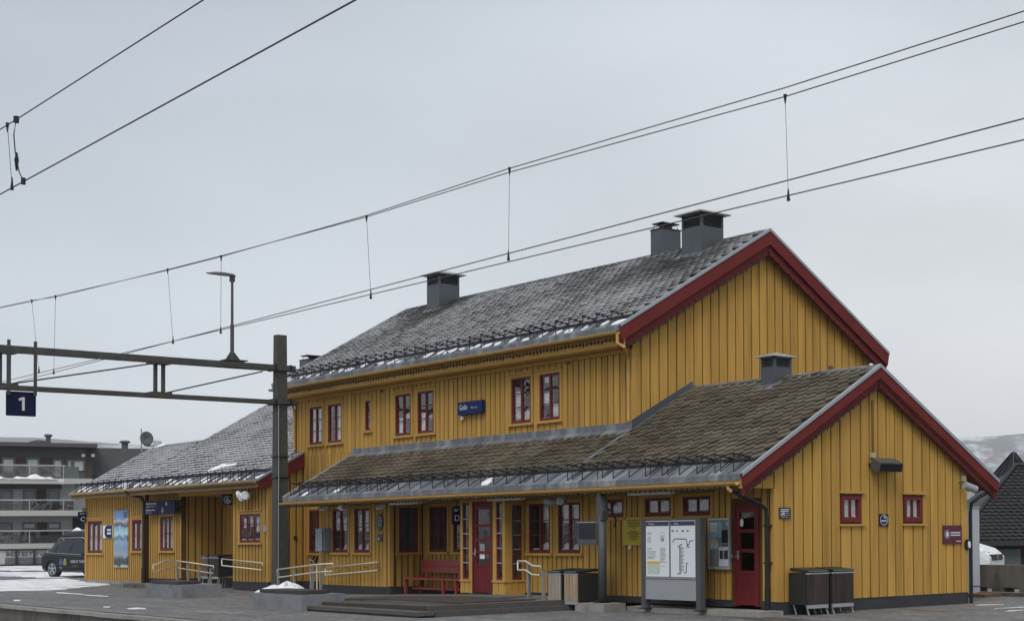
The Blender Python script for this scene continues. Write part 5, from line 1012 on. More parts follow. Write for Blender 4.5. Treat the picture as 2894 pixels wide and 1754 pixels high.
def camera_dome(u, v, lab):
    a, z = F0.px(u, v, .15); t = thing('security_camera', lab, 'camera', F0.w(a, 0, z), 'white security cameras on the bay'); m = MB(); F0.bx(m, a-.06, a+.09, .0, .10, z-.05, z+.08); m.build('mount', WHITE, t)
    m = MB(); m.tube([F0.w(a+.03, .10, z+.02), F0.w(a-.03, .22, z-.02)], .055, 12); m.build('housing', WHITE, t); m = MB(); m.tube([F0.w(a-.032, .221, z-.02), F0.w(a-.04, .235, z-.027)], .04, 12); m.build('lens', BLACK, t)
camera_dome(*E1(385, 370), 'white security camera at the left corner of the bay'); camera_dome(*E1(1650, 335), 'white security camera above the oval plaque')
a, z = F0.px(*E1(830, 335), .45); t = thing('wedge_lamp', 'white wedge-shaped lamp under the eave above the left bay window', 'lamp', F0.w(a, .45, z)); m = MB(); m.extr([F0.w(a-.2, .50, z-.02), F0.w(a+.05, .50, z+.09), F0.w(a+.17, .50, z-.07), F0.w(a+.05, .50, z-.09)], (0, .18, 0)); m.build('lamp_body', LAMPG, t); MB().box(a, a+.04, -.5, -.42, z+.05, 2.47).build('lamp_stem', GREYD, t)
def strip(u0, v0, u1, v1, lab):
    p = onz(u0, v0, 2.42); q = onz(u1, v1, 2.42); t = thing('strip_light', lab, 'lamp', ((p.x+q.x)/2, -.5, 2.42), 'white strip lights under the eave'); MB().box(p.x, p.x+1.45, -.62, -.50, 2.40, 2.455).build('diffuser', LAMPG, t); MB().box(p.x+.05, p.x+1.40, -.60, -.52, 2.455, 2.469).build('base', WHITE, t)
strip(*B3(1108, 408), *B3(1380, 400), 'white strip light under the eave left of the entrance'); strip(*B4(572, 372), *B4(890, 358), 'white strip light under the eave right of the entrance'); strip(*B5(250, 318), *B5(635, 305), 'white strip light under the eave above the timetable case')
def horn(P, a, z, d, sx, lab):
    t = thing('loudspeaker', lab, 'loudspeaker', P.w(a, d, z), None); m = MB(); m.tube([P.w(a+.04, d-.08, z-.01), P.w(a-.03*sx, d+.03, z+.0), P.w(a-.14*sx, d+.12, z+.02)], [.06, .085, .09], 14); m.build('speaker_body', mat('speaker_grey', (.30, .30, .30), .5, .2), t, smooth=False)
    m = MB(); m.tube([P.w(a, d, z), P.w(a, d, z+.14)], .015); m.bar(P.w(a, d, z+.14), P.w(a, 0, z+.14), .03, .02); m.build('bracket', GALV, t)
a, z = F0.px(*B4(1030, 385), .6); horn(F0, a, z, .6, 1, 'grey loudspeaker under the eave, left one of the pair above the right windows'); a, z = F0.px(*B4(1105, 385), .6); horn(F0, a, z, .6, -1, 'dark-mounted loudspeaker under the eave, right one of the pair above the right windows')
for k, (q, lab) in enumerate((((755, 530), 'white globe loudspeaker above the left wing window, left of three'), ((775, 548), 'white globe loudspeaker above the left wing window, lowest of three'), ((802, 535), 'white globe loudspeaker above the left wing window, right of three'))):
    a, z = F0.px(*A2(*q), .25); t = thing('globe_loudspeaker', lab, 'loudspeaker', F0.w(a, .25, z), 'white globe loudspeakers on the left wing'); m = MB(); d_ = Vector((-.5+.5*k, -.8, -.15)).normalized(); c_ = Vector(F0.w(a, .25, z)); m.tube([c_-d_*.12, c_-d_*.06, c_, c_+d_*.08, c_+d_*.11], [.05, .105, .135, .135, .11], 16); m.build('speaker_body', LAMPG, t, smooth=False); m = MB(); m.tube([c_-d_*.1, F0.w(a+.05, .0, z+.12)], .018); m.build('bracket', GALV, t)
# gable floodlight with conduit, small spot, junction box, intercom
p = onx(2400+985*.0893, 1280+300*.0893, .34); q = onx(2400+1715*.0893, 1280+310*.0893, .34)
t = thing('floodlight', 'dark box-shaped floodlight in the middle of the gable wall', 'lamp', (0, (p.y+q.y)/2, p.z)); y0_, y1_ = p.y, q.y; z_ = p.z
prof = [(.34, z_), (.30, z_-.175), (.12, z_-.17), (.05, z_-.06), (.10, z_+.115)]
m = MB(); m.extr([(a, y0_, b) for a, b in prof], (0, y1_-y0_, 0)); m.build('lamp_housing', mat('flood_grey', (.085, .085, .085), .5, .2), t)
m = MB(); m.extr([(.345-.0*0, y0_+.02, z_-.02), (.308, y0_+.02, z_-.165), (.302, y0_+.02, z_-.165), (.339, y0_+.02, z_-.02)], (0, y1_-y0_-.04, 0)); m.build('lamp_lens', mat('lens_black', (.01, .01, .012), .2), t)
m = MB(); m.bar((0, y0_-.0, z_-.02), (.1, y0_+.05, z_-.02), .05, .05); m.bar((0, y0_+.3, z_), (.08, y0_+.3, z_), .1, .08); m.build('arm', DARK, t)
m = MB(); m.box(0.0, .07, y0_+.03, y0_+.13, z_+.12, z_+.22); m.build('junction_box', mat('box_cream', (.42, .38, .24), .6), t)
m = MB(); m.tube([(.03, y0_+.075, z_+.22), (.03, y0_+.08, 4.3)], .009, 5); m.tube([(.03, y0_+.11, z_+.22), (.03, y0_+.12, 4.33)], .007, 5); m.build('conduit', mat('conduit_brown', (.05, .035, .02), .7), t)
p = onx(*B6(1600, 475), .25); t = thing('spotlight', 'pale cylindrical spotlight under the rear end of the gable eave', 'lamp', p); m = MB(); m.tube([(p.x-.05, p.y-.15, p.z+.05), (p.x+.03, p.y+.14, p.z-.05)], .085, 14); m.build('lamp_body', GREYP, t); m = MB(); m.tube([(p.x-.02, p.y-.05, p.z+.03), (.0, p.y-.1, p.z+.12)], .02); m.build('arm', GREYD, t)
a, z = G0.px(*B6(1537, 407)); m = MB(); G0.bx(m, a-.06, a+.06, .0, .06, z-.06, z+.06); tag(m.build('junction_box', mat('box_cream', (.5, .45, .3), .6)), 'small cream junction box high on the rear end of the gable', 'box')
a, z = G0.px(*B6(1570, 910)); t = thing('intercom', 'black and white oval intercom at the rear corner of the gable', 'intercom', G0.w(a, 0, z)); m = MB(); m.disc(G0.w(a-.02, 0, z), X, .065, .05, 18, 1.8); m.build('back_shell', BLACK, t); m = MB(); m.disc(G0.w(a+.015, .05, z), X, .035, .02, 18, 2.2); m.build('front_shell', WHITE, t)
a, z = F0.px(*A2(945, 787)); t = plate('wall_box', 'small grey box on the left wing wall beside the three-part window', 'wall fitting', F0, a-.12, a+.12, z-.11, z+.09, GREYP)
a, z = GL.px(*A2(1168, 857)); m = MB(); GL.bx(m, a-.04, a+.04, .0, .05, z-.05, z+.05); tag(m.build('wall_switch', DARK), 'tiny dark switch on the shaded end wall beside the mast', 'wall fitting')
# snow heap behind the railing: a few crusted lumps
mb = MB(); rr = random.Random(8)
for (cx_, cy_, rx, ry, hh) in ((-17.35, -2.2, .42, .35, .26), (-16.75, -2.15, .55, .4, .36), (-16.3, -2.2, .45, .35, .29), (-17.0, -2.05, .7, .35, .22)):
    n_ = 18; rings = 5; b0_ = len(mb.v); f1 = rr.uniform(0, 6); f2 = rr.uniform(0, 6)
    for j in range(rings+1):
        t_ = j/rings
        for k in range(n_):
            an = 6.28318*k/n_; r_ = (1-t_**1.6)*(1+.28*math.sin(3*an+f1)+.18*math.sin(5*an+f2)+rr.uniform(-.06, .06)); mb.v.append((cx_+rx*r_*math.cos(an), cy_+ry*r_*math.sin(an), hh*t_**.6+rr.uniform(-.025, .025)*(0 < j)))
    for j in range(rings):
        for k in range(n_): k2 = (k+1) % n_; mb.f.append((b0_+j*n_+k, b0_+j*n_+k2, b0_+(j+1)*n_+k2, b0_+(j+1)*n_+k))
for i in range(len(mb.v)): x_, y_, z_ = mb.v[i]; mb.v[i] = (x_, y_, z_+.10)
mb.build('snow_heap', SNOWD, smooth=False, kind='stuff')
q = ony(*C3(455, 300), -.9); t = thing('handlebar', 'black winged handlebar sticking up behind the railing below the grey cabinet', 'handlebar', (q.x, q.y, 0)); MB().tube([(q.x, q.y, .05), (q.x, q.y, q.z)], .02, 6).build('stem', GALV, t); MB().tube([(q.x-.22, q.y, q.z+.02), (q.x+.22, q.y-.1, q.z+.0)], .016, 6).build('bar', GALV, t)
for s in (-1, 1): m = MB(); m.extr([(q.x+.22*s, q.y-.05*s, q.z-.08), (q.x+.22*s+.10, q.y-.05*s, q.z+.12), (q.x+.22*s+.02, q.y-.05*s, q.z+.05), (q.x+.22*s-.08, q.y-.05*s, q.z+.01)], (0, .05, 0)); m.build('grip', BLACK, t)
MB().box(-31.6, -29.0, -1.1, -.35, -.01, .13).build('concrete_step', CONCB, kind='structure')
# ================================================================== CATENARY PORTAL
XP = -21.0; mp_ = onx(791.5, 1640, XP); YP = mp_.y
t = thing('catenary_portal', 'dark steel catenary mast with a double lattice beam reaching over the track', 'mast', (XP, YP, 0))
m = MB(); w0, w1 = .18, .135; zt_ = 7.41
m.hexa([(XP-w0, YP-w0, 0), (XP+w0, YP-w0, 0), (XP+w0, YP+w0, 0), (XP-w0, YP+w0, 0), (XP-w1, YP-w1, zt_), (XP+w1, YP-w1, zt_), (XP+w1, YP+w1, zt_), (XP-w1, YP+w1, zt_)]); m.build('mast_post', STEEL, t)
zb1, zb0 = 6.455, 5.475; YE = -16.9
m = MB()
for dx in (-.20, .20): m.box(XP+dx-.02, XP+dx+.02, YE, YP+.36, zb1-.075, zb1+.075)
m.build('top_beam', STEEL, t)
m = MB()
for dx in (-.20, .20): m.box(XP+dx-.02, XP+dx+.02, YE, YP+.36, zb0-.05, zb0+.05)
m.build('bottom_beam', STEEL, t)
m = MB()
for z_ in (zb1, zb0): m.box(XP-.24, XP+.24, YP+.19, YP+.25, z_-.09, z_+.09); m.box(XP-.24, XP+.24, YP-.25, YP-.19, z_-.09, z_+.09); m.box(XP-.20, XP+.20, YP+.33, YP+.37, z_-.08, z_+.08)
m.build('mast_clamp', DARK, t)
def yb(u, v): return onx(u, v, XP).y
ys1 = yb(450, 1110); ys2 = yb(12, 1090); ys3 = yb(95, 1050)
for y_ in (ys1, ys2, ys2-4.2):
    for dy in (-.10, .10): MB().box(XP-.06, XP+.06, y_+dy-.035, y_+dy+.035, zb0+.05, zb1-.075).build('strut', STEEL, t)
    for z_ in (zb1-.095, zb0+.07): MB().box(XP-.22, XP+.22, y_-.26, y_+.26, z_-.025, z_+.025).build('gusset', STEEL, t)
for (ya, za, yc, zc) in ((YP-.5, zb1-.12, ys1+.2, zb0+.1), (ys1-.25, zb1-.13, ys2+.15, zb0+.1), (ys2-.2, zb1-.13, ys2-4, zb0+.1)): MB().tube([(XP, ya, za), (XP, yc, zc)], .022, 6).build('brace_rod', STEEL, t)
m = MB(); m.box(XP-.4, XP+.4, YP-.4, YP+.4, -.02, .12); m.build('foundation', CONCL, t)
m = MB(); m.tube([(XP+w0*.9+.01, YP-.13, .6), (XP+.18, YP-.12, 3.4), (XP+.17, YP-.12, 5.4)], .016, 5); m.build('mast_cable', GREYP, t)
m = MB(); m.box(XP-.19, XP+.19, YP-.19, YP+.19, 3.9, 3.93); m.box(XP-.19, XP+.19, YP-.19, YP+.19, 3.3, 3.33); m.build('mast_band', BLACK, t)
# track number sign
sy0, sy1 = yb(12, 1140), yb(97, 1140); sz1, sz0 = onx(55, 1107, XP).z, onx(55, 1176, XP).z
t = thing('track_number_sign', 'dark blue sign with a white number 1 hanging from the portal beam', 'sign', (XP, (sy0+sy1)/2, sz0)); o = MB().box(XP+.10, XP+.16, sy0, sy1, sz0, sz1).build('panel', NAVY, t); md = o.modifiers.new('b', 'BEVEL'); md.width = .025; md.segments = 3
cy_ = (sy0+sy1)/2+.02; cz_ = (sz0+sz1)/2; m = MB(); m.extr([(XP+.162, cy_+a, cz_+b) for a, b in ((-.005, -.17), (.055, -.17), (.055, .17), (-.005, .17), (-.085, .125), (-.07, .07), (-.005, .10))], (.004, 0, 0)); m.build('numeral', mat('numeral', (.60, .62, .66), .5), t)
for y_ in (sy0+.04, sy1-.04): MB().box(XP+.19, XP+.23, y_-.035, y_+.035, sz1-.1, zb1+.22).build('hanger', STEEL, t)
# lamp on the beam
ly = yb(656, 1028); t = thing('platform_lamp', 'slender platform lamp with a flat leaf-shaped head standing on the portal beam', 'lamp', (XP, ly, zb1))
m = MB(); m.tube([(XP, ly, zb1+.1), (XP, ly, zb1+1.1), (XP, ly, zb1+1.2), (XP, ly, 8.88)], [.055, .055, .038, .036], 8); m.build('lamp_pole', mat('lamp_pole_purple', (.09, .08, .10), .5, .3), t)
m = MB(); m.extr([(XP-.03, ly-.2, zb1+.11), (XP-.03, ly+.25, zb1+.11), (XP-.03, ly+.05, zb1+.36), (XP-.03, ly-.05, zb1+.36)], (.06, 0, 0)); m.box(XP-.22, XP+.22, ly-.25, ly+.35, zb1+.11, zb1+.14); m.build('pole_foot', STEEL, t)
prof = [(.08, .0), (.05, .075), (-.2, .10), (-.5, .09), (-.72, .035), (-.60, .0), (-.3, -.03)]
m = MB(); n_ = len(prof)
sec = [(.10, .02, .02), (.02, .10, .06), (-.25, .13, .075), (-.5, .11, .06), (-.70, .05, .02)]
for (dy, hw, th_) in sec: m.v += [(XP-hw, ly+dy, 8.93+.03-dy*.0), (XP+hw, ly+dy, 8.96), (XP+hw*.5, ly+dy, 8.96+th_), (XP-hw*.5, ly+dy, 8.96+th_), ]
for i in range(len(sec)-1):
    for k in range(4): k2 = (k+1) % 4; m.f.append((4*i+k, 4*i+k2, 4*i+4+k2, 4*i+4+k))
m.f += [(0, 1, 2, 3), tuple(4*(len(sec)-1)+k for k in range(4))]; m.build('lamp_head', GREYD, t); MB().box(XP-.045, XP+.045, ly-.06, ly+.06, 8.80, 8.965).build('head_joint', GREYD, t)
# ================================================================== OVERHEAD WIRES
def catenary(lab_c, lab_m, cpts, mpts, drops, r=.0068, dr=.0032, clampr=.020):
    tc_ = thing('contact_wire', lab_c, 'wire', cpts[0], 'overhead wires of the railway'); MB().tube(cpts, r, 5).build('wire', WIRE, tc_, recalc=False)
    tm_ = thing('messenger_wire', lab_m, 'wire', mpts[0], 'overhead wires of the railway'); MB().tube(mpts, r*.9, 5).build('wire', WIRE, tm_, recalc=False)
    def at(pl, x):
        for a, b in zip(pl, pl[1:]):
            if min(a.x, b.x) <= x <= max(a.x, b.x): return a.lerp(b, (x-a.x)/(b.x-a.x))
        return None
    for a, b in drops:
        MB().tube([a, b], dr, 4).build('dropper', WIRE, tc_, recalc=False); MB().tube([b-UP*.03, b+UP*.09], [clampr, clampr*.3], 6).build('clamp', DARK, tc_); MB().tube([a-UP*.07, a+UP*.02], [clampr*.3, clampr], 6).build('clamp', DARK, tm_)
V3 = Vector
def zrt(u, v, y): p = ony(u, v, y); return p
# track 1: wire A runs straight, wire B crosses it at a slight angle
cA = [V3((30, -9.24, 4.9)), V3((14.07, -9.37, 4.9)), V3((-10.75, -9.60, 4.9)), V3((-60, -10.0, 4.9))]
cB = [V3((30, -10.16, 4.9)), V3((14.49, -9.88, 4.9)), V3((-10.78, -9.42, 4.9)), V3((-60, -8.6, 4.9))]
def msg(pts_px, yfun):
    out_ = []
    for (u, v) in pts_px: out_.append(ony(u, v, yfun))
    return out_
mA = [V3((30, -9.2, 6.15))]+msg([(2894, 62), (2220, 273), (1440, 487), (1036, 613), (625, 723), (472, 762), (157, 839), (90, 849), (0, 868)], -9.45)+[V3((-60, -9.9, 6.2))]
mB = [V3((30, -9.5, 6.25))]+msg([(2894, 32), (2220, 248), (1440, 476), (1036, 609), (625, 725), (472, 764), (157, 836), (90, 851), (0, 870)], -9.62)+[V3((-60, -8.9, 6.2))]
cA.sort(key=lambda p: p.x); cB.sort(key=lambda p: p.x); mA.sort(key=lambda p: p.x); mB.sort(key=lambda p: p.x)
def dp(u0, v0, u1, v1, y): return (ony(u0, v0, y), onz(u1, v1, 4.9))
catenary('contact wire over the near-platform track, lower of the crossing pair at right', 'messenger wire over the near-platform track, lower of the upper pair at right', cA, mA, [dp(2219, 273, 2228, 559, -9.45), dp(1036, 613, 1048, 838, -9.45), dp(474, 762, 489, 966, -9.45), dp(90, 849, 110, 1049, -9.45)])
catenary('contact wire over the near-platform track, upper of the crossing pair at right', 'messenger wire over the near-platform track, upper of the upper pair at right', cB, mB, [dp(1440, 478, 1437, 729, -9.62), dp(625, 725, 624, 937, -9.62), dp(157, 837, 152, 1053, -9.62)])
yn = -14.9
n0, n1 = ony(1005, 0, yn), ony(70, 511, yn); k0, k1 = ony(575, 0, yn), ony(46, 338, yn)
def ext(a, b, x): t_ = (x-a.x)/(b.x-a.x); return a.lerp(b, t_)
cN = [ext(n0, n1, -30), n1, n0, ext(n0, n1, 25)]; mN = [ext(k0, k1, -30)+UP*.3, k1, k0, ext(k0, k1, 25)+UP*.2]
cN.sort(key=lambda p: p.x); mN.sort(key=lambda p: p.x)
catenary('nearest contact wire crossing the upper left of the sky', 'nearest messenger wire crossing the upper left of the sky', cN, mN, [(ony(21, 353, yn), ony(34, 528, yn))], r=.0062, dr=.0028, clampr=.016)
ja = ony(46, 338, yn); jb = ony(66, 512, yn); m = MB(); m.tube([ja, ony(39, 380, yn), ony(43, 430, yn), ony(48, 455, yn), ony(54, 485, yn), jb], .0055, 6); t = thing('jumper_cable', 'bowed black jumper cable joining the nearest pair of overhead wires', 'cable', jb); m.build('cable', DARK, t)
for q, r_ in ((ja, .024), (jb, .02)): MB().tube([q-UP*.03, q+UP*.03], r_, 8).build('clamp', DARK, t)
q = ony(47, 452, yn); MB().tube([q-UP*.10, q, q+UP*.07], [.008, .02, .007], 6).build('connector', DARK, t)
# ================================================================== SATELLITE DISH on the left wing ridge
E6 = crop(380, 1190, .06699)
xr_ = -38.95; b0 = ony(*E6(295, 1130), 2.5); yd = 2.5
def D(a, b): return ony(*E6(a, b), yd)
t = thing('satellite_dish', 'dark satellite dish on a thin mast at the far ridge end of the left wing', 'satellite dish', D(295, 1130))
m = MB(); m.tube([D(298, 1140)-UP*.15, D(290, 300)], .022, 6); m.build('mast', GALV, t)
c_ = D(525, 720); e_ = D(525, 420); rad = (e_.z-c_.z)*1.0; axd = (CR*.78-CF*.62+UP*.12).normalized()
m = MB(); n_ = 28; u_ = UP; s_ = u_.cross(axd).normalized(); u_ = axd.cross(s_)
rings_ = [(0, -.13), (.4, -.11), (.75, -.06), (1.0, 0.0)]
for (r_, dd) in rings_:
    for k in range(n_): m.v.append(tuple(c_+axd*dd*rad*1.5+s_*rad*r_*.9*math.cos(6.28318*k/n_)+u_*rad*r_*math.sin(6.28318*k/n_)))
for j in range(3):
    for k in range(n_): k2 = (k+1) % n_; m.f.append((j*n_+k, j*n_+k2, (j+1)*n_+k2, (j+1)*n_+k))
o = m.build('reflector', mat('dish_grey', (.11, .125, .12), .5), t, smooth=True); md = o.modifiers.new('s', 'SOLIDIFY'); md.thickness = .02
m = MB(); m.tube([c_-axd*.25*rad, D(295, 745)], .05, 6); m.build('bracket', DARK, t); m = MB(); m.tube([D(410, 1000), D(560, 1040), D(880, 1005)], .022, 6); m.build('feed_arm', DARK, t)
q = D(960, 920); m = MB(); d_ = (D(1130, 960)-D(800, 860)).normalized(); m.bar(q-d_*.16, q+d_*.16, .20, .2, up=UP); m.build('receiver', mat('receiver_pale', (.45, .50, .52), .5), t)
# ================================================================== TAXI and WHITE CAR
def car(name, lab, origin, hd, paint, taxi=False, L_=4.6, H_=1.62, W_=1.84, group=None, zs=1.0):
    hd = Vector(hd).normalized(); rt_ = Vector((hd.y, -hd.x, 0)); o = Vector(origin); t = thing(name, lab, 'car', o, group)
    P_ = lambda l, s, z: o+hd*l+rt_*s+UP*(z*zs)
    # stations: l, z_bottom, z_belt, z_roof, half width body, half width roof
    S = [(0.0, .48, .80, .82, .74, .70), (.08, .34, .98, 1.02, .86, .72), (.30, .27, 1.03, 1.18, .90, .66), (.62, .25, 1.04, 1.50, .915, .62), (1.1, .25, 1.02, 1.60, .92, .64), (2.0, .25, .98, H_, .92, .65), (2.6, .25, .95, 1.58, .92, .64), (2.95, .25, .94, 1.42, .92, .62), (3.45, .25, .93, 1.02, .915, .66), (3.9, .26, .88, .93, .90, .70), (4.35, .30, .80, .84, .84, .66), (4.58, .38, .68, .70, .70, .55)]
    mb = MB(); k_ = 10
    for (l, zb_, zm, zr_, hw, hr) in S:
        sec_ = [(-hw*.93, zb_), (-hw, zb_+.18), (-hw, zm-.10), (-hw*.965, zm), (-hr, zr_-.045), (-hr*.85, zr_), (hr*.85, zr_), (hr, zr_-.045), (hw*.965, zm), (hw, zm-.10), (hw, zb_+.18), (hw*.93, zb_)]
        k_ = len(sec_); mb.v += [tuple(P_(l, s, z)) for s, z in sec_]
    for i in range(len(S)-1):
        for k in range(k_): k2 = (k+1) % k_; mb.f.append((i*k_+k, i*k_+k2, (i+1)*k_+k2, (i+1)*k_+k))
    mb.f += [tuple(range(k_)), tuple((len(S)-1)*k_+k for k in range(k_))]
    B_ = mb.build('body', paint, t, smooth=False)
    def side(l, f, s=1):   # point on the side glass plane, f 0 belt .. 1 roof
        for a, b in zip(S, S[1:]):
            if a[0] <= l <= b[0]:
                q = (l-a[0])/(b[0]-a[0]); zm = a[2]+(b[2]-a[2])*q; zr_ = a[3]+(b[3]-a[3])*q-.045; hw = .965*(a[4]+(b[4]-a[4])*q); hr = a[5]+(b[5]-a[5])*q
                return P_(l, s*(hw+(hr-hw)*f+.012), zm+(zr_-zm)*f)
    for s in (-1, 1):
        for q in (((.50, .10), (.95, .08), (.95, .80), (.72, .72)), ((1.0, .08), (1.85, .07), (1.85, .84), (1.0, .82)), ((1.95, .07), (3.05, .10), (2.80, .75), (2.55, .82), (1.95, .85))):
            m = MB(); m.poly([side(l, f, s) for l, f in q]); ob = m.build('side_window', GLASSC if not taxi else mat('car_window', (.022, .026, .030), .08), t, recalc=False)
        m = MB()
        m.tube([side(.48, .16, s)+UP*.12, side(.50, .05, s), side(1.2, .015, s), side(2.2, .01, s), side(3.1, .03, s)], .012, 5); m.build('chrome_trim', ZINCL, t)
        m = MB(); m.tube([P_(.75, s*.60, 1.56), P_(.95, s*.62, 1.66), P_(2.3, s*.62, 1.69), P_(2.6, s*.6, 1.60)], .022, 6); m.build('roof_rail', ZINCL, t)
        for l in (1.55, 2.6): m = MB(); m.bar(P_(l, s*.925, .86), P_(l+.17, s*.925, .86), .03, .03); m.build('door_handle', DARK, t)
        m = MB(); m.bar(P_(2.95, s*.93, .98), P_(3.0, s*1.08, 1.03), .16, .12); m.build('mirror', DARK, t)
        for lw_ in (.86, 3.56):
            m = MB(); c_ = P_(lw_, s*.80, .35); m.tube([c_-rt_*s*.11, c_-rt_*s*.09, c_+rt_*s*.09, c_+rt_*s*.125], [.30, .35, .35, .31], 26); w__ = m.build('tyre', mat('tyre', (.014, .014, .015), .8), t)
            m = MB(); c2 = c_+rt_*s*.120; m.ring(c2, rt_*s, .215, .245, .012, 26)
            for k in range(5):
                an = 1.5708+6.28318*k/5; d_ = hd*math.cos(an)+UP*math.sin(an); e_ = hd*-math.sin(an)+UP*math.cos(an); m.extr([c2+d_*.04+e_*.03, c2+d_*.225+e_*.055, c2+d_*.225-e_*.055, c2+d_*.04-e_*.03], rt_*s*.012)
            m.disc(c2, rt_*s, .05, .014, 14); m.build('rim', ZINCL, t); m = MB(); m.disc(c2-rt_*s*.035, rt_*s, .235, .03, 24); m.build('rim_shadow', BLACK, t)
            m = MB(); pts_ = [P_(lw_+.42*math.cos(math.pi*k/12), s*.926, .34+.42*math.sin(math.pi*k/12)) for k in range(13)]; m.tube(pts_, .035, 6); m.build('wheel_arch', mat('arch_black', (.02, .021, .022), .7), t)
        m = MB(); m.box(0, 0, 0, 0, 0, 0) if False else None
        m = MB(); m.hexa([P_(.02, s*.60, .86), P_(.06, s*.78, .86), P_(.34, s*.915, .90), P_(.34, s*.85, .90), P_(.06, s*.60, .98), P_(.10, s*.78, .98), P_(.36, s*.905, 1.0), P_(.36, s*.85, 1.0)]); m.build('tail_light', mat('tail_lens', (.42, .10, .08), .25), t)
        m = MB(); m.hexa([P_(4.53, s*.45, .66), P_(4.30, s*.84, .70), P_(4.2, s*.80, .70), P_(4.4, s*.45, .66), P_(4.50, s*.45, .77), P_(4.27, s*.83, .80), P_(4.2, s*.78, .80), P_(4.4, s*.45, .77)]); m.build('headlight', mat('head_lens', (.10, .11, .13), .15), t)
        m = MB(); m.bar(P_(1.3, s*.915, .32), P_(3.1, s*.915, .32), .04, .10); m.build('sill_trim', mat('arch_black', (.02, .021, .022), .7), t)
    m = MB(); m.hexa([P_(4.60, -.5, .60), P_(4.60, .5, .60), P_(4.5, .5, .60), P_(4.5, -.5, .60), P_(4.585, -.55, .72), P_(4.585, .55, .72), P_(4.48, .55, .72), P_(4.48, -.55, .72)]); m.build('grille', BLACK, t); m = MB(); m.ring(P_(4.602, 0, .66), hd, .045, .06, .008, 18, up=UP); m.build('badge_ring', ZINCL, t)
    m = MB(); m.poly([P_(3.42, -.80, 1.04), P_(3.42, .80, 1.04), P_(2.98, .60, 1.42), P_(2.98, -.60, 1.42)]); m.build('windscreen', GLASSC, t, recalc=False)
    return t, P_
TAXP = mat('taxi_paint', (.030, .034, .036), .25, .3, var=.05)
wp = onz(154, 1630); t, P_ = car('taxi', 'dark grey taxi with a roof box parked beyond the left wing', (wp.x-.81*.945+.80*-.326-.05, wp.y-.81*.326+.80*.945, 0), (.945, .326, 0), TAXP, taxi=True)
m = MB(); sec = [(.62, .30, .02, .06), (.75, .36, .0, .16), (1.4, .38, 0, .24), (2.4, .36, 0, .22), (2.75, .2, .02, .08)]
for (l, hw, a, b) in sec: m.v += [tuple(P_(l, s, 1.74+z)) for s, z in ((-hw, a), (hw, a), (hw*.9, b*.8), (hw*.6, b), (-hw*.6, b), (-hw*.9, b*.8))]
for i in range(4):
    for k in range(6): k2 = (k+1) % 6; m.f.append((6*i+k, 6*i+k2, 6*i+6+k2, 6*i+6+k))
m.f += [tuple(range(6)), tuple(24+k for k in range(6))]; m.build('roof_box', mat('box_black', (.03, .03, .033), .5), t)
for l in (1.1, 2.2): MB().bar(P_(l, -.6, 1.71), P_(l, .6, 1.71), .06, .06).build('roof_bar', DARK, t)
m = MB(); m.tube([P_(1.0, .05, 1.96), P_(1.25, .05, 1.98), P_(1.5, .05, 1.96)], [.06, .14, .06], 12); m.build('roof_light', WHITE, t)
sx_ = lambda l, z: P_(l, .932, z)
text('GEILO TAXI', .17, TXT, t, sx_(2.02, .62), (.945, .326, 0), UP); text('Transport', .085, mat('text_dim4', (.25, .25, .26), .5), t, sx_(2.12, .47), (.945, .326, 0), UP)
for l, c_ in ((1.32, (.06, .10, .35)), (1.58, (.26, .28, .07))): m = MB(); m.extr([sx_(l, .52), sx_(l+.18, .52), sx_(l+.2, .66), sx_(l+.13, .82), sx_(l+.05, .80), sx_(l-.02, .66)], (.001, -.003, 0)); m.build('door_emblem', mat('emblem_%d' % int(c_[2]*100), c_, .5), t)
text('Flåm', .12, mat('text_dim5', (.35, .36, .36), .5), t, sx_(1.30, .38), (.945, .326, 0), UP)
# ================================================================== RIGHT REAR: cabinet, barrier, white car, black roofed house
cq = onz(2758, 1682); xc = cq.x; y0_ = onx(2742, 1682, xc).y; y1_ = onx(2770, 1682, xc).y; ct = onx(2760, 1434, xc).z
t = thing('tall_cabinet', 'tall pale grey metal cabinet standing behind the rear corner of the gable', 'cabinet', (xc-.5, (y0_+y1_)/2, 0)); MB().box(xc-1.0, xc, y0_, y1_, .0, ct).build('cabinet_body', mat('cabinet_white', (.42, .44, .48), .5, var=.05), t); MB().box(xc-1.02, xc+.02, y0_-.02, y1_+.02, ct, ct+.03).build('cabinet_roof', GREYP, t); MB().box(xc, xc+.006, y0_, y1_, .22, .245).build('base_rail', GREYD, t); MB().box(xc-.5, xc-.49, y0_-.006, y0_, .1, ct-.05).build('door_gap', GREYD, t)
cq = Vector((xc, y0_, 0))
bq = onz(*C7(335, 1290)); yb_ = bq.y+.35
for k in range(3):
    x0 = bq.x-.75+k*2.02; labs = ('brown concrete barrier with footed base directly behind the grey cabinet', 'brown concrete barrier with footed base, second along from the grey cabinet', 'brown concrete barrier with footed base, outermost past the gable')
    t = thing('concrete_barrier', labs[k], 'barrier', (x0+1, yb_+.2, 0), 'concrete barriers behind the station')
    m = MB(); m.extr([(x0, yb_-.02, .17), (x0, yb_+.42, .17), (x0, yb_+.36, .73), (x0, yb_+.04, .73)], (1.98, 0, 0)); m.build('barrier_body', CONCB, t)
    for a, b in ((.0, .28), (.80, 1.18), (1.70, 1.98)): MB().box(x0+a, x0+b, yb_-.02, yb_+.42, -.02, .17).build('foot', CONCB, t)
MB().box(-5, 6, yb_-.9, yb_-.5, -.02, .09).build('kerb', CONCB, kind='structure')
wc = ony(2818, 1592, 14.0); wh = Vector((.92, .39, 0)).normalized()
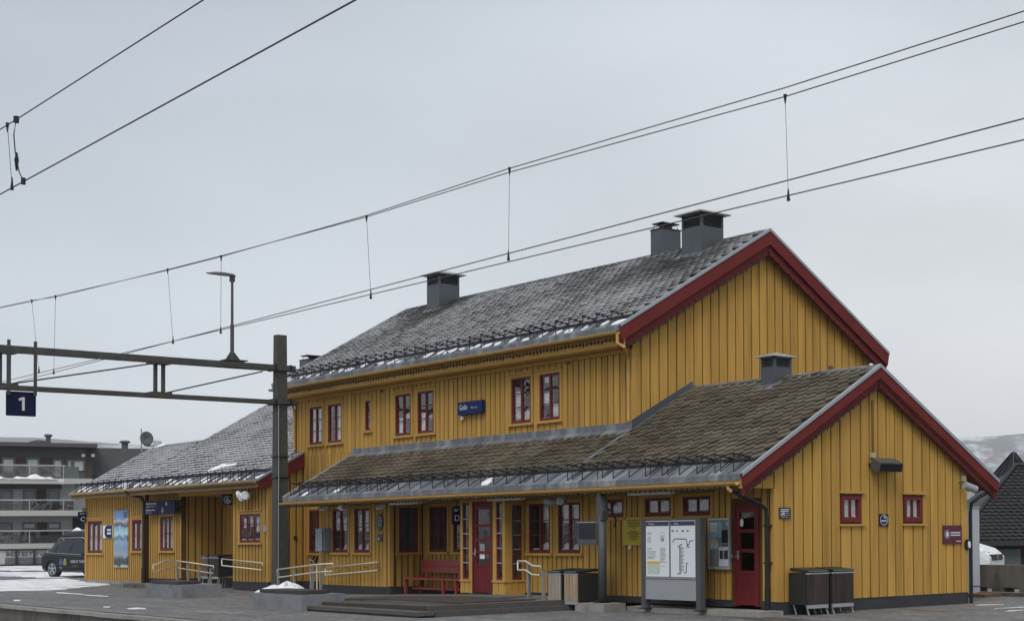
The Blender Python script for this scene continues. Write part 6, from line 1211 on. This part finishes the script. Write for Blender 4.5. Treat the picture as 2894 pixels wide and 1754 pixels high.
car('parked_car', 'white car parked behind the concrete barrier, only its front end showing', (wc.x-4.58*wh.x, wc.y-4.58*wh.y, gz(wc.x, 14)-.02), wh, mat('white_car_paint', (.72, .74, .76), .25, var=.03), zs=1.42)
# black-roofed house
hd_ = Vector((CR.x*.96+CF.x*.28, CR.y*.96+CF.y*.28, 0)).normalized(); hn = Vector((hd_.y, -hd_.x, 0))
E0 = CAM+ray(2700, 1528)*60.0; R1_ = CAM+ray(2871, 1318)*64.5; ho = Vector((E0.x, E0.y, -1.25)); ze = E0.z+1.25; zr_ = R1_.z+1.25
t = thing('black_roofed_house', 'dark house with a steep black tiled hip roof behind the barriers', 'house', ho)
Q = lambda a, d, z: ho+hd_*a-hn*d+UP*(z)     # a along the front, d depth away from camera, z above its ground
ra_ = (R1_-ho).dot(hd_); rd_ = -(R1_-ho).dot(hn); DD = 2*rd_; A1_ = 14.0
m = MB(); m.hexa([Q(.4, .5, 0), Q(A1_-.5, .5, 0), Q(A1_-.5, DD-.5, 0), Q(.4, DD-.5, 0), Q(.4, .5, ze), Q(A1_-.5, .5, ze), Q(A1_-.5, DD-.5, ze), Q(.4, DD-.5, ze)]); m.build('wall', mat('house_maroon', (.045, .022, .022), .8, var=.2), t)
RB = mat('roof_black', (.024, .024, .026), .55, var=.3)
m = MB(); c = [Q(0, 0, ze), Q(A1_, 0, ze), Q(A1_, DD, ze), Q(0, DD, ze)]; r1, r2 = Q(ra_, rd_, zr_), Q(A1_-2, rd_, zr_)
m.poly([c[0], c[1], r2, r1]); m.poly([c[1], c[2], r2]); m.poly([c[2], c[3], r1, r2]); m.poly([c[3], c[0], r1]); m.poly(c); RR = m.build('roof', RB, t)
nrow = 22
tl_ = MB()
for r in range(nrow):
    f0, f1 = r/nrow, (r+1.12)/nrow; f1 = min(f1, 1)
    L0 = c[0].lerp(r1, f0); R0 = c[1].lerp(r2, f0); L1_ = c[0].lerp(r1, f1); R1 = c[1].lerp(r2, f1); up_ = (hn*.6+UP*.8)*.07; lo_ = (hn*.6+UP*.8)*.01
    n_ = int((R0-L0).length/.30)
    for k in range(n_):
        a, b = k/n_, (k+.94)/n_; hp = .03 if k % 2 else 0
        p0, p1, p2, p3 = L0.lerp(R0, a), L0.lerp(R0, b), L1_.lerp(R1, b), L1_.lerp(R1, a); mid0 = (p0+p1)/2+up_*1.5; mid1 = (p2+p3)/2+lo_*3
        b_ = len(tl_.v); tl_.v += [tuple(v) for v in (p0+up_*.6, mid0, p1+up_*.6, p2+lo_, mid1, p3+lo_, p0, p1)]; tl_.f += [(b_, b_+1, b_+4, b_+5), (b_+1, b_+2, b_+3, b_+4), (b_+6, b_+7, b_+2, b_+1, b_)]
tl_.build('roof_tiles', RB, t, recalc=False, kind='stuff')
m = MB(); m.bar(c[0]+UP*-.1, c[1]+UP*-.1, .12, .22); m.build('gutter', mat('house_trim', (.03, .03, .032), .5), t); m = MB(); m.tube([c[0]+UP*.06, r1+UP*.08, r2+UP*.08], .10, 6); m.build('ridge_tiles', RB, t)
m = MB(); m.extr([Q(2.0, .45, .9), Q(2.9, .45, .9), Q(2.9, .45, ze-.35), Q(2.0, .45, ze-.35)], hn*.05); m.build('window', mat('house_window', (.10, .12, .12), .15), t)
for a in (1.0, 4.4, 6.2): m = MB(); m.extr([Q(a, .46, 0), Q(a+.12, .46, 0), Q(a+.12, .46, ze-.1), Q(a, .46, ze-.1)], hn*.06); m.build('wall_post', mat('house_post', (.09, .095, .1), .6), t)
# pyramid roof with standing seams behind it
pk = CAM+ray(2865, 1274)*70.0; bz = (CAM+ray(2865, 1400)*70).z
t = thing('black_pyramid_roof', 'black sheet-metal pyramid roof rising behind the black tiled roof', 'roof', (pk.x, pk.y, -1.25))
bs = [Vector((pk.x, pk.y, 0))+CR*a+CF*b for a, b in ((-1.85, -.2), (.25, -1.7), (1.6, .4), (.2, 2.0))]
m = MB(); B_ = [Vector((q.x, q.y, bz)) for q in bs]; pl_, pr2 = pk-CR*.35, pk+CR*.35-CF*.0
for i in range(4): j = (i+1) % 4; m.poly([B_[i], B_[j], pk])
m.poly(B_); m.build('roof_sheet', mat('sheet_black', (.03, .03, .033), .35, .5, var=.15), t)
m = MB(); m.hexa([Vector((q.x*.999+pk.x*.001, q.y, -1.25)) for q in bs]+[q for q in B_]); m.build('tower_wall', mat('tower_dark', (.02, .02, .021), .8), t)
m = MB()
for i in range(4):
    j = (i+1) % 4
    for k in range(6): q = B_[i].lerp(B_[j], k/5); m.bar(q+UP*.02, pk.lerp(q, .05)+UP*.04, .04, .05)
m.build('standing_seams', mat('sheet_black', (.022, .022, .024), .35), t, kind='stuff')
MB().box(cq.x+.1, cq.x+.9, cq.y-.5, cq.y+.1, -.01, .08).build('dry_grass', mat('dry_straw', (.16, .10, .055), .95, var=.4, vscale=20, bump=1, bscale=40), kind='stuff')
# ================================================================== APARTMENT BUILDING at the left
a0 = onz(0, 1595.6); ad = Vector((.255, .967, 0)).normalized(); an = Vector((ad.y, -ad.x, 0))
AO = a0-ad*40
t = thing('apartment_building', 'modern three-storey apartment block with glass balconies and dark flat roof', 'building', (a0.x, a0.y, 0))
def apx(u, v, d=0.0):   # photo pixel -> (a, z) on the facade plane pushed d towards the camera
    o = a0+an*d; r = ray(u, v); k = (o-CAM).dot(an)/r.dot(an); p = CAM+r*k; return (p-o).dot(ad), p.z
def AB(mb, q0, q1, d0, d1, z0, z1):
    P_ = lambda a, d, z: a0+ad*a+an*d+UP*z
    return mb.hexa([P_(q0, d0, z0), P_(q1, d0, z0), P_(q1, d1, z0), P_(q0, d1, z0), P_(q0, d0, z1), P_(q1, d0, z1), P_(q1, d1, z1), P_(q0, d1, z1)])
APW = mat('render_pale', (.43, .44, .445), .85, var=.06); APD = mat('render_dark', (.085, .088, .092), .8, var=.1); APR = mat('panel_brown', (.065, .040, .036), .7, var=.15); APG = mat('slab_pale', (.42, .42, .40), .8, var=.06); FRM = mat('window_grey', (.14, .15, .16), .5); PNL = mat('apt_glass', (.20, .23, .25), .08, var=.15, vscale=.6); PNB = mat('apt_blind', (.46, .49, .50), .4, var=.08)
def zc(v, d=0.0, u=60): return apx(u, v, d)[1]
V = lambda b: C5(0, b)[1]; V6 = lambda b: C6(0, b)[1]
z_roof, z_fas, z_head3, z_slab3t, z_slab3b, z_rail2, z_slab2b, z_rail1, z_slab1t, z_slab1b = zc(V(180)), zc(V(245)), zc(V(415)), zc(V(765), 1.5), zc(V(855), 1.5), zc(V6(48), 1.5), zc(V6(240), 1.5), zc(V6(415), 1.5), zc(V6(570), 1.5), zc(V6(640), 1.5)
e1 = apx(*C5(1545, 250))[0]; e2 = apx(*C5(2700, 300))[0]+10
m = MB(); AB(m, -45, e2, -12, -.02, 0, z_slab3b); m.build('wall', APW, t)
m = MB(); AB(m, -45, e1-.4, -11, -.01, z_slab3b, z_fas); m.build('top_storey_wall', APD, t)
m = MB(); AB(m, -45, e1+.2, -11.5, .9, z_fas, z_roof); m.build('roof_slab', mat('roof_edge', (.08, .072, .068), .7, var=.12), t)
zr2 = zc(V(250), 0, 300); m = MB(); AB(m, e1-.4, e2, -11, -2.0, z_slab3b, zr2-.9); m.build('setback_wall', APR, t); m = MB(); AB(m, e1-.4, e2, -11, -1.0, zr2-1.9, zr2); m.build('setback_roof', APD, t)
for (zt_, zb_, x1_) in ((z_slab3t, z_slab3b, apx(*C5(1530, 800), 1.5)[0]), (z_slab2b+.35, z_slab2b, e1), (z_slab1t, z_slab1b, e1+8)): m = MB(); AB(m, -45, x1_, -.02, 1.75, zb_, zt_); m.build('balcony_slab', APG, t)
def awin(q0, q1, zb_, zt_, blind=.5, d=0.0, pane2=True):
    f = MB(); AB(f, q0, q1, d-.02, d+.06, zb_, zt_); W = f.build('window', FRM, t); m = MB(); AB(m, q0+.1, q1-.1, d+.06, d+.075, zb_+.08, zt_-.1); m.build('pane', PNL, W)
    if blind: m = MB(); AB(m, q0+.12, q1-.12, d+.075, d+.082, zt_-.1-(zt_-zb_)*blind, zt_-.12); m.build('blind', PNB, W)
for (u0, u1, b0_, b1_, bl) in ((25, 250, 430, 720, .7), (430, 655, 430, 720, .75), (875, 1040, 445, 750, .9), (1105, 1200, 445, 640, .9), (1205, 1410, 450, 630, .85)):
    q0 = apx(*C5(u0, 500))[0]; q1 = apx(*C5(u1, 500))[0]; awin(q0, q1, zc(V(b1_)), zc(V(b0_)), bl)
for (u0, u1) in ((265, 430), (675, 870), (1415, 1535), (-330, 10)):
    q0 = apx(*C5(u0, 500))[0]; q1 = apx(*C5(u1, 500))[0]; m = MB(); AB(m, q0, q1, -.015, .04, z_slab3t, z_head3); m.build('brown_panel', APR, t)
for (u0, u1) in ((1525, 1640), (1705, 1880)):
    q0 = apx(*C5(u0, 550), -2)[0]; q1 = apx(*C5(u1, 550), -2)[0]; awin(q0, q1, z_slab3t-.4, zc(V(455), 0, 290), .5, d=-2.0)
for (u0, u1, bl) in ((-20, 210, .0), (380, 600, .0), (790, 995, .0)):
    q0 = apx(*C5(u0, 1040))[0]; q1 = apx(*C5(u1, 1040))[0]; awin(q0, q1, zc(V(1125))-.9, zc(V(960)), bl)
m = MB(); q0 = apx(*C5(610, 1040))[0]; q1 = apx(*C5(770, 1040))[0]; AB(m, q0, q1, -.015, .05, zc(V(1125))-.9, zc(V(950))); m.build('brown_panel', APR, t)
m = MB(); AB(m, -45, apx(*C5(1020, 930))[0], -.016, .045, zc(V(945)), z_slab3b); m.build('lintel_band', APD, t)
for (u0, u1) in ((-100, 150), (265, 435), (560, 725)):
    q0 = apx(*C6(u0, 380))[0]; q1 = apx(*C6(u1, 380))[0]; awin(q0, q1, zc(V6(470)), zc(V6(315)), .3 if u0 > 200 else 0)
m = MB(); q0 = apx(*C6(440, 380))[0]; q1 = apx(*C6(560, 380))[0]; AB(m, q0, q1, -.015, .05, zc(V6(470)), zc(V6(315))); m.build('brown_panel', APR, t)
m = MB(); q0 = apx(*C6(865, 300))[0]; AB(m, q0, q0+2.2, -.015, .05, zc(V6(400)), zc(V6(262))); m.build('dark_panel', mat('panel_dark', (.03, .027, .025), .7), t)
# balcony balustrades
for (zt_, zb_, u1, fac_) in ((zc(V(545), 1.5), z_slab3t, 1085, 0), (z_rail2, z_slab2b+.3, 1230, 0), (z_rail1, z_slab1t, 2400, 0)):
    x1_ = apx(*C5(u1, 600), 1.5)[0]; x = -6.0
    while x < x1_-.1:
        w_ = min(1.9, x1_-x); m = MB(); AB(m, x+.03, x+w_-.03, 1.47, 1.49, zb_+.05, zt_-.05); m.build('balcony_pane', GLASSB, t); m = MB(); AB(m, x-.03, x+.03, 1.45, 1.51, zb_, zt_); m.build('balcony_post', GALV, t); x += 1.9
    m = MB(); AB(m, -6, x1_, 1.43, 1.53, zt_-.05, zt_+.03); m.build('balcony_rail', ZINCL, t)
x1_ = apx(*C5(1310, 600), 1.5)[0]; x0_ = apx(*C5(1075, 600), 1.5)[0]; m = MB(); AB(m, x0_, x1_, 1.40, 1.48, z_slab3t, zc(V(565), 1.5)); m.build('balcony_screen', mat('screen_grey', (.10, .115, .12), .4), t)
rr = random.Random(9); mb = MB(); q0 = -45.0; x1_ = apx(*C5(1060, 760), 1.2)[0]; pts = []; n_ = 60
top_ = [z_slab3t+.45*(.55+.35*math.sin(k*.5)+.2*math.sin(k*1.7)) for k in range(n_)]
for k in range(n_-1):
    qa = -12+(x1_+12)*k/(n_-1); qb = -12+(x1_+12)*(k+1)/(n_-1); f = lambda j: top_[j]*(1)-(.4*(j/n_)**6); P_ = lambda a, d, z: a0+ad*a+an*d+UP*z
    mb.hexa([P_(qa, 1.52, z_slab3t), P_(qb, 1.52, z_slab3t), P_(qb, 1.8, z_slab3t-.06), P_(qa, 1.8, z_slab3t-.06), P_(qa, 1.52, f(k)), P_(qb, 1.52, f(k+1)), P_(qb, 1.72, f(k+1)-.1), P_(qa, 1.72, f(k)-.1)])
mb.build('balcony_snow', SNOW, t, kind='stuff')
for (u, b, w_, h_) in ((800, 195, .22, .30), (2070, 255, .30, .12)):
    q, z_ = apx(*C5(u, b), -3); m = MB(); c_ = a0+ad*q-an*3+UP*(z_-.6); m.tube([c_, c_+UP*(h_+.8)], w_*.7, 10); m.tube([c_+UP*(h_+.78), c_+UP*(h_+.84), c_+UP*(h_+.95)], [w_*1.1, w_*1.25, w_*.8], 10); m.build('roof_vent', APD, t)
q, z_ = apx(*C5(650, 185), -3); m = MB(); c_ = a0+ad*q-an*3+UP*z_; m.tube([c_-UP*.6, c_+UP*.08, c_+UP*.22], [.4, .6, .25], 10); m.build('roof_hatch', APD, t)
for u in (1380, 1540): q, z_ = apx(*C5(u, 388)); m = MB(); AB(m, q-.10, q+.10, .0, .1, z_-.10, z_+.10); m.build('wall_lamp', LAMPG, t)
# boundary wall with lettering and railing in front of the apartment block
bd = 6.0
zt_ = apx(60, V6(650), bd)[1]; zb_ = apx(60, V6(735), bd)[1]; q1 = apx(*C6(640, 700), bd)[0]+6
t = thing('lettered_wall', 'long low wall with dark raised lettering in front of the apartment block', 'wall', tuple(a0+an*bd))
m = MB(); AB(m, -30, q1, bd-.3, bd, 0, zt_); m.build('wall_body', mat('wall_pale', (.34, .34, .34), .85, var=.25, vscale=1.5), t)
m = MB(); q0 = apx(*C6(60, 780), bd)[0]; AB(m, q0, q1, bd-.05, bd+.06, .05, zb_); m.build('dark_base', mat('wall_dark', (.10, .105, .108), .8), t); m = MB(); AB(m, -30, q1, bd-.05, bd+.10, 0, .12); m.build('base_kerb', DARK, t)
m = MB(); AB(m, -30, q1, bd-.4, bd+.08, zt_, zt_+.10); m.build('wall_coping', DARK, t)
q0 = apx(*C6(68, 700), bd)[0]; qe = apx(*C6(560, 700), bd)[0]; tx = text('BESTESTOVA', (zt_-zb_)*.78, mat('letter_dark', (.06, .06, .062), .6), t, tuple(a0+ad*(q0)+an*(bd+.02)+UP*(zb_+.12)), ad, UP, ext=.03); wdt = max(v.co.dot(ad) for v in tx.data.vertices)-min(v.co.dot(ad) for v in tx.data.vertices); lo = min((v.co.dot(ad) for v in tx.data.vertices))
for v in tx.data.vertices: s_ = v.co.dot(ad)-lo; v.co = v.co+ad*(s_*((qe-q0)/wdt-1))
for u in (195, 405): q = apx(*C6(u, 700), bd)[0]; m = MB(); AB(m, q-.05, q+.05, bd+.1, bd+.2, 0, zt_+.1); m.build('post', DARK, t)
# ================================================================== HAZE: light snowy air
hz_ = MB().box(-3400, 3400, -3400, 3400, -6.0, 210.0).build('haze', mat('haze_dummy', (.5, .5, .5)), kind='stuff')
hm_ = bpy.data.materials.new('haze_air'); hm_.use_nodes = True; nt_ = hm_.node_tree; nt_.nodes.clear(); oo = nt_.nodes.new('ShaderNodeOutputMaterial'); vv = nt_.nodes.new('ShaderNodeVolumePrincipled'); vv.inputs['Color'].default_value = (.97, .98, 1.0, 1); vv.inputs['Density'].default_value = .00022; nt_.links.new(vv.outputs[0], oo.inputs['Volume'])
hz_.data.materials.clear(); hz_.data.materials.append(hm_)
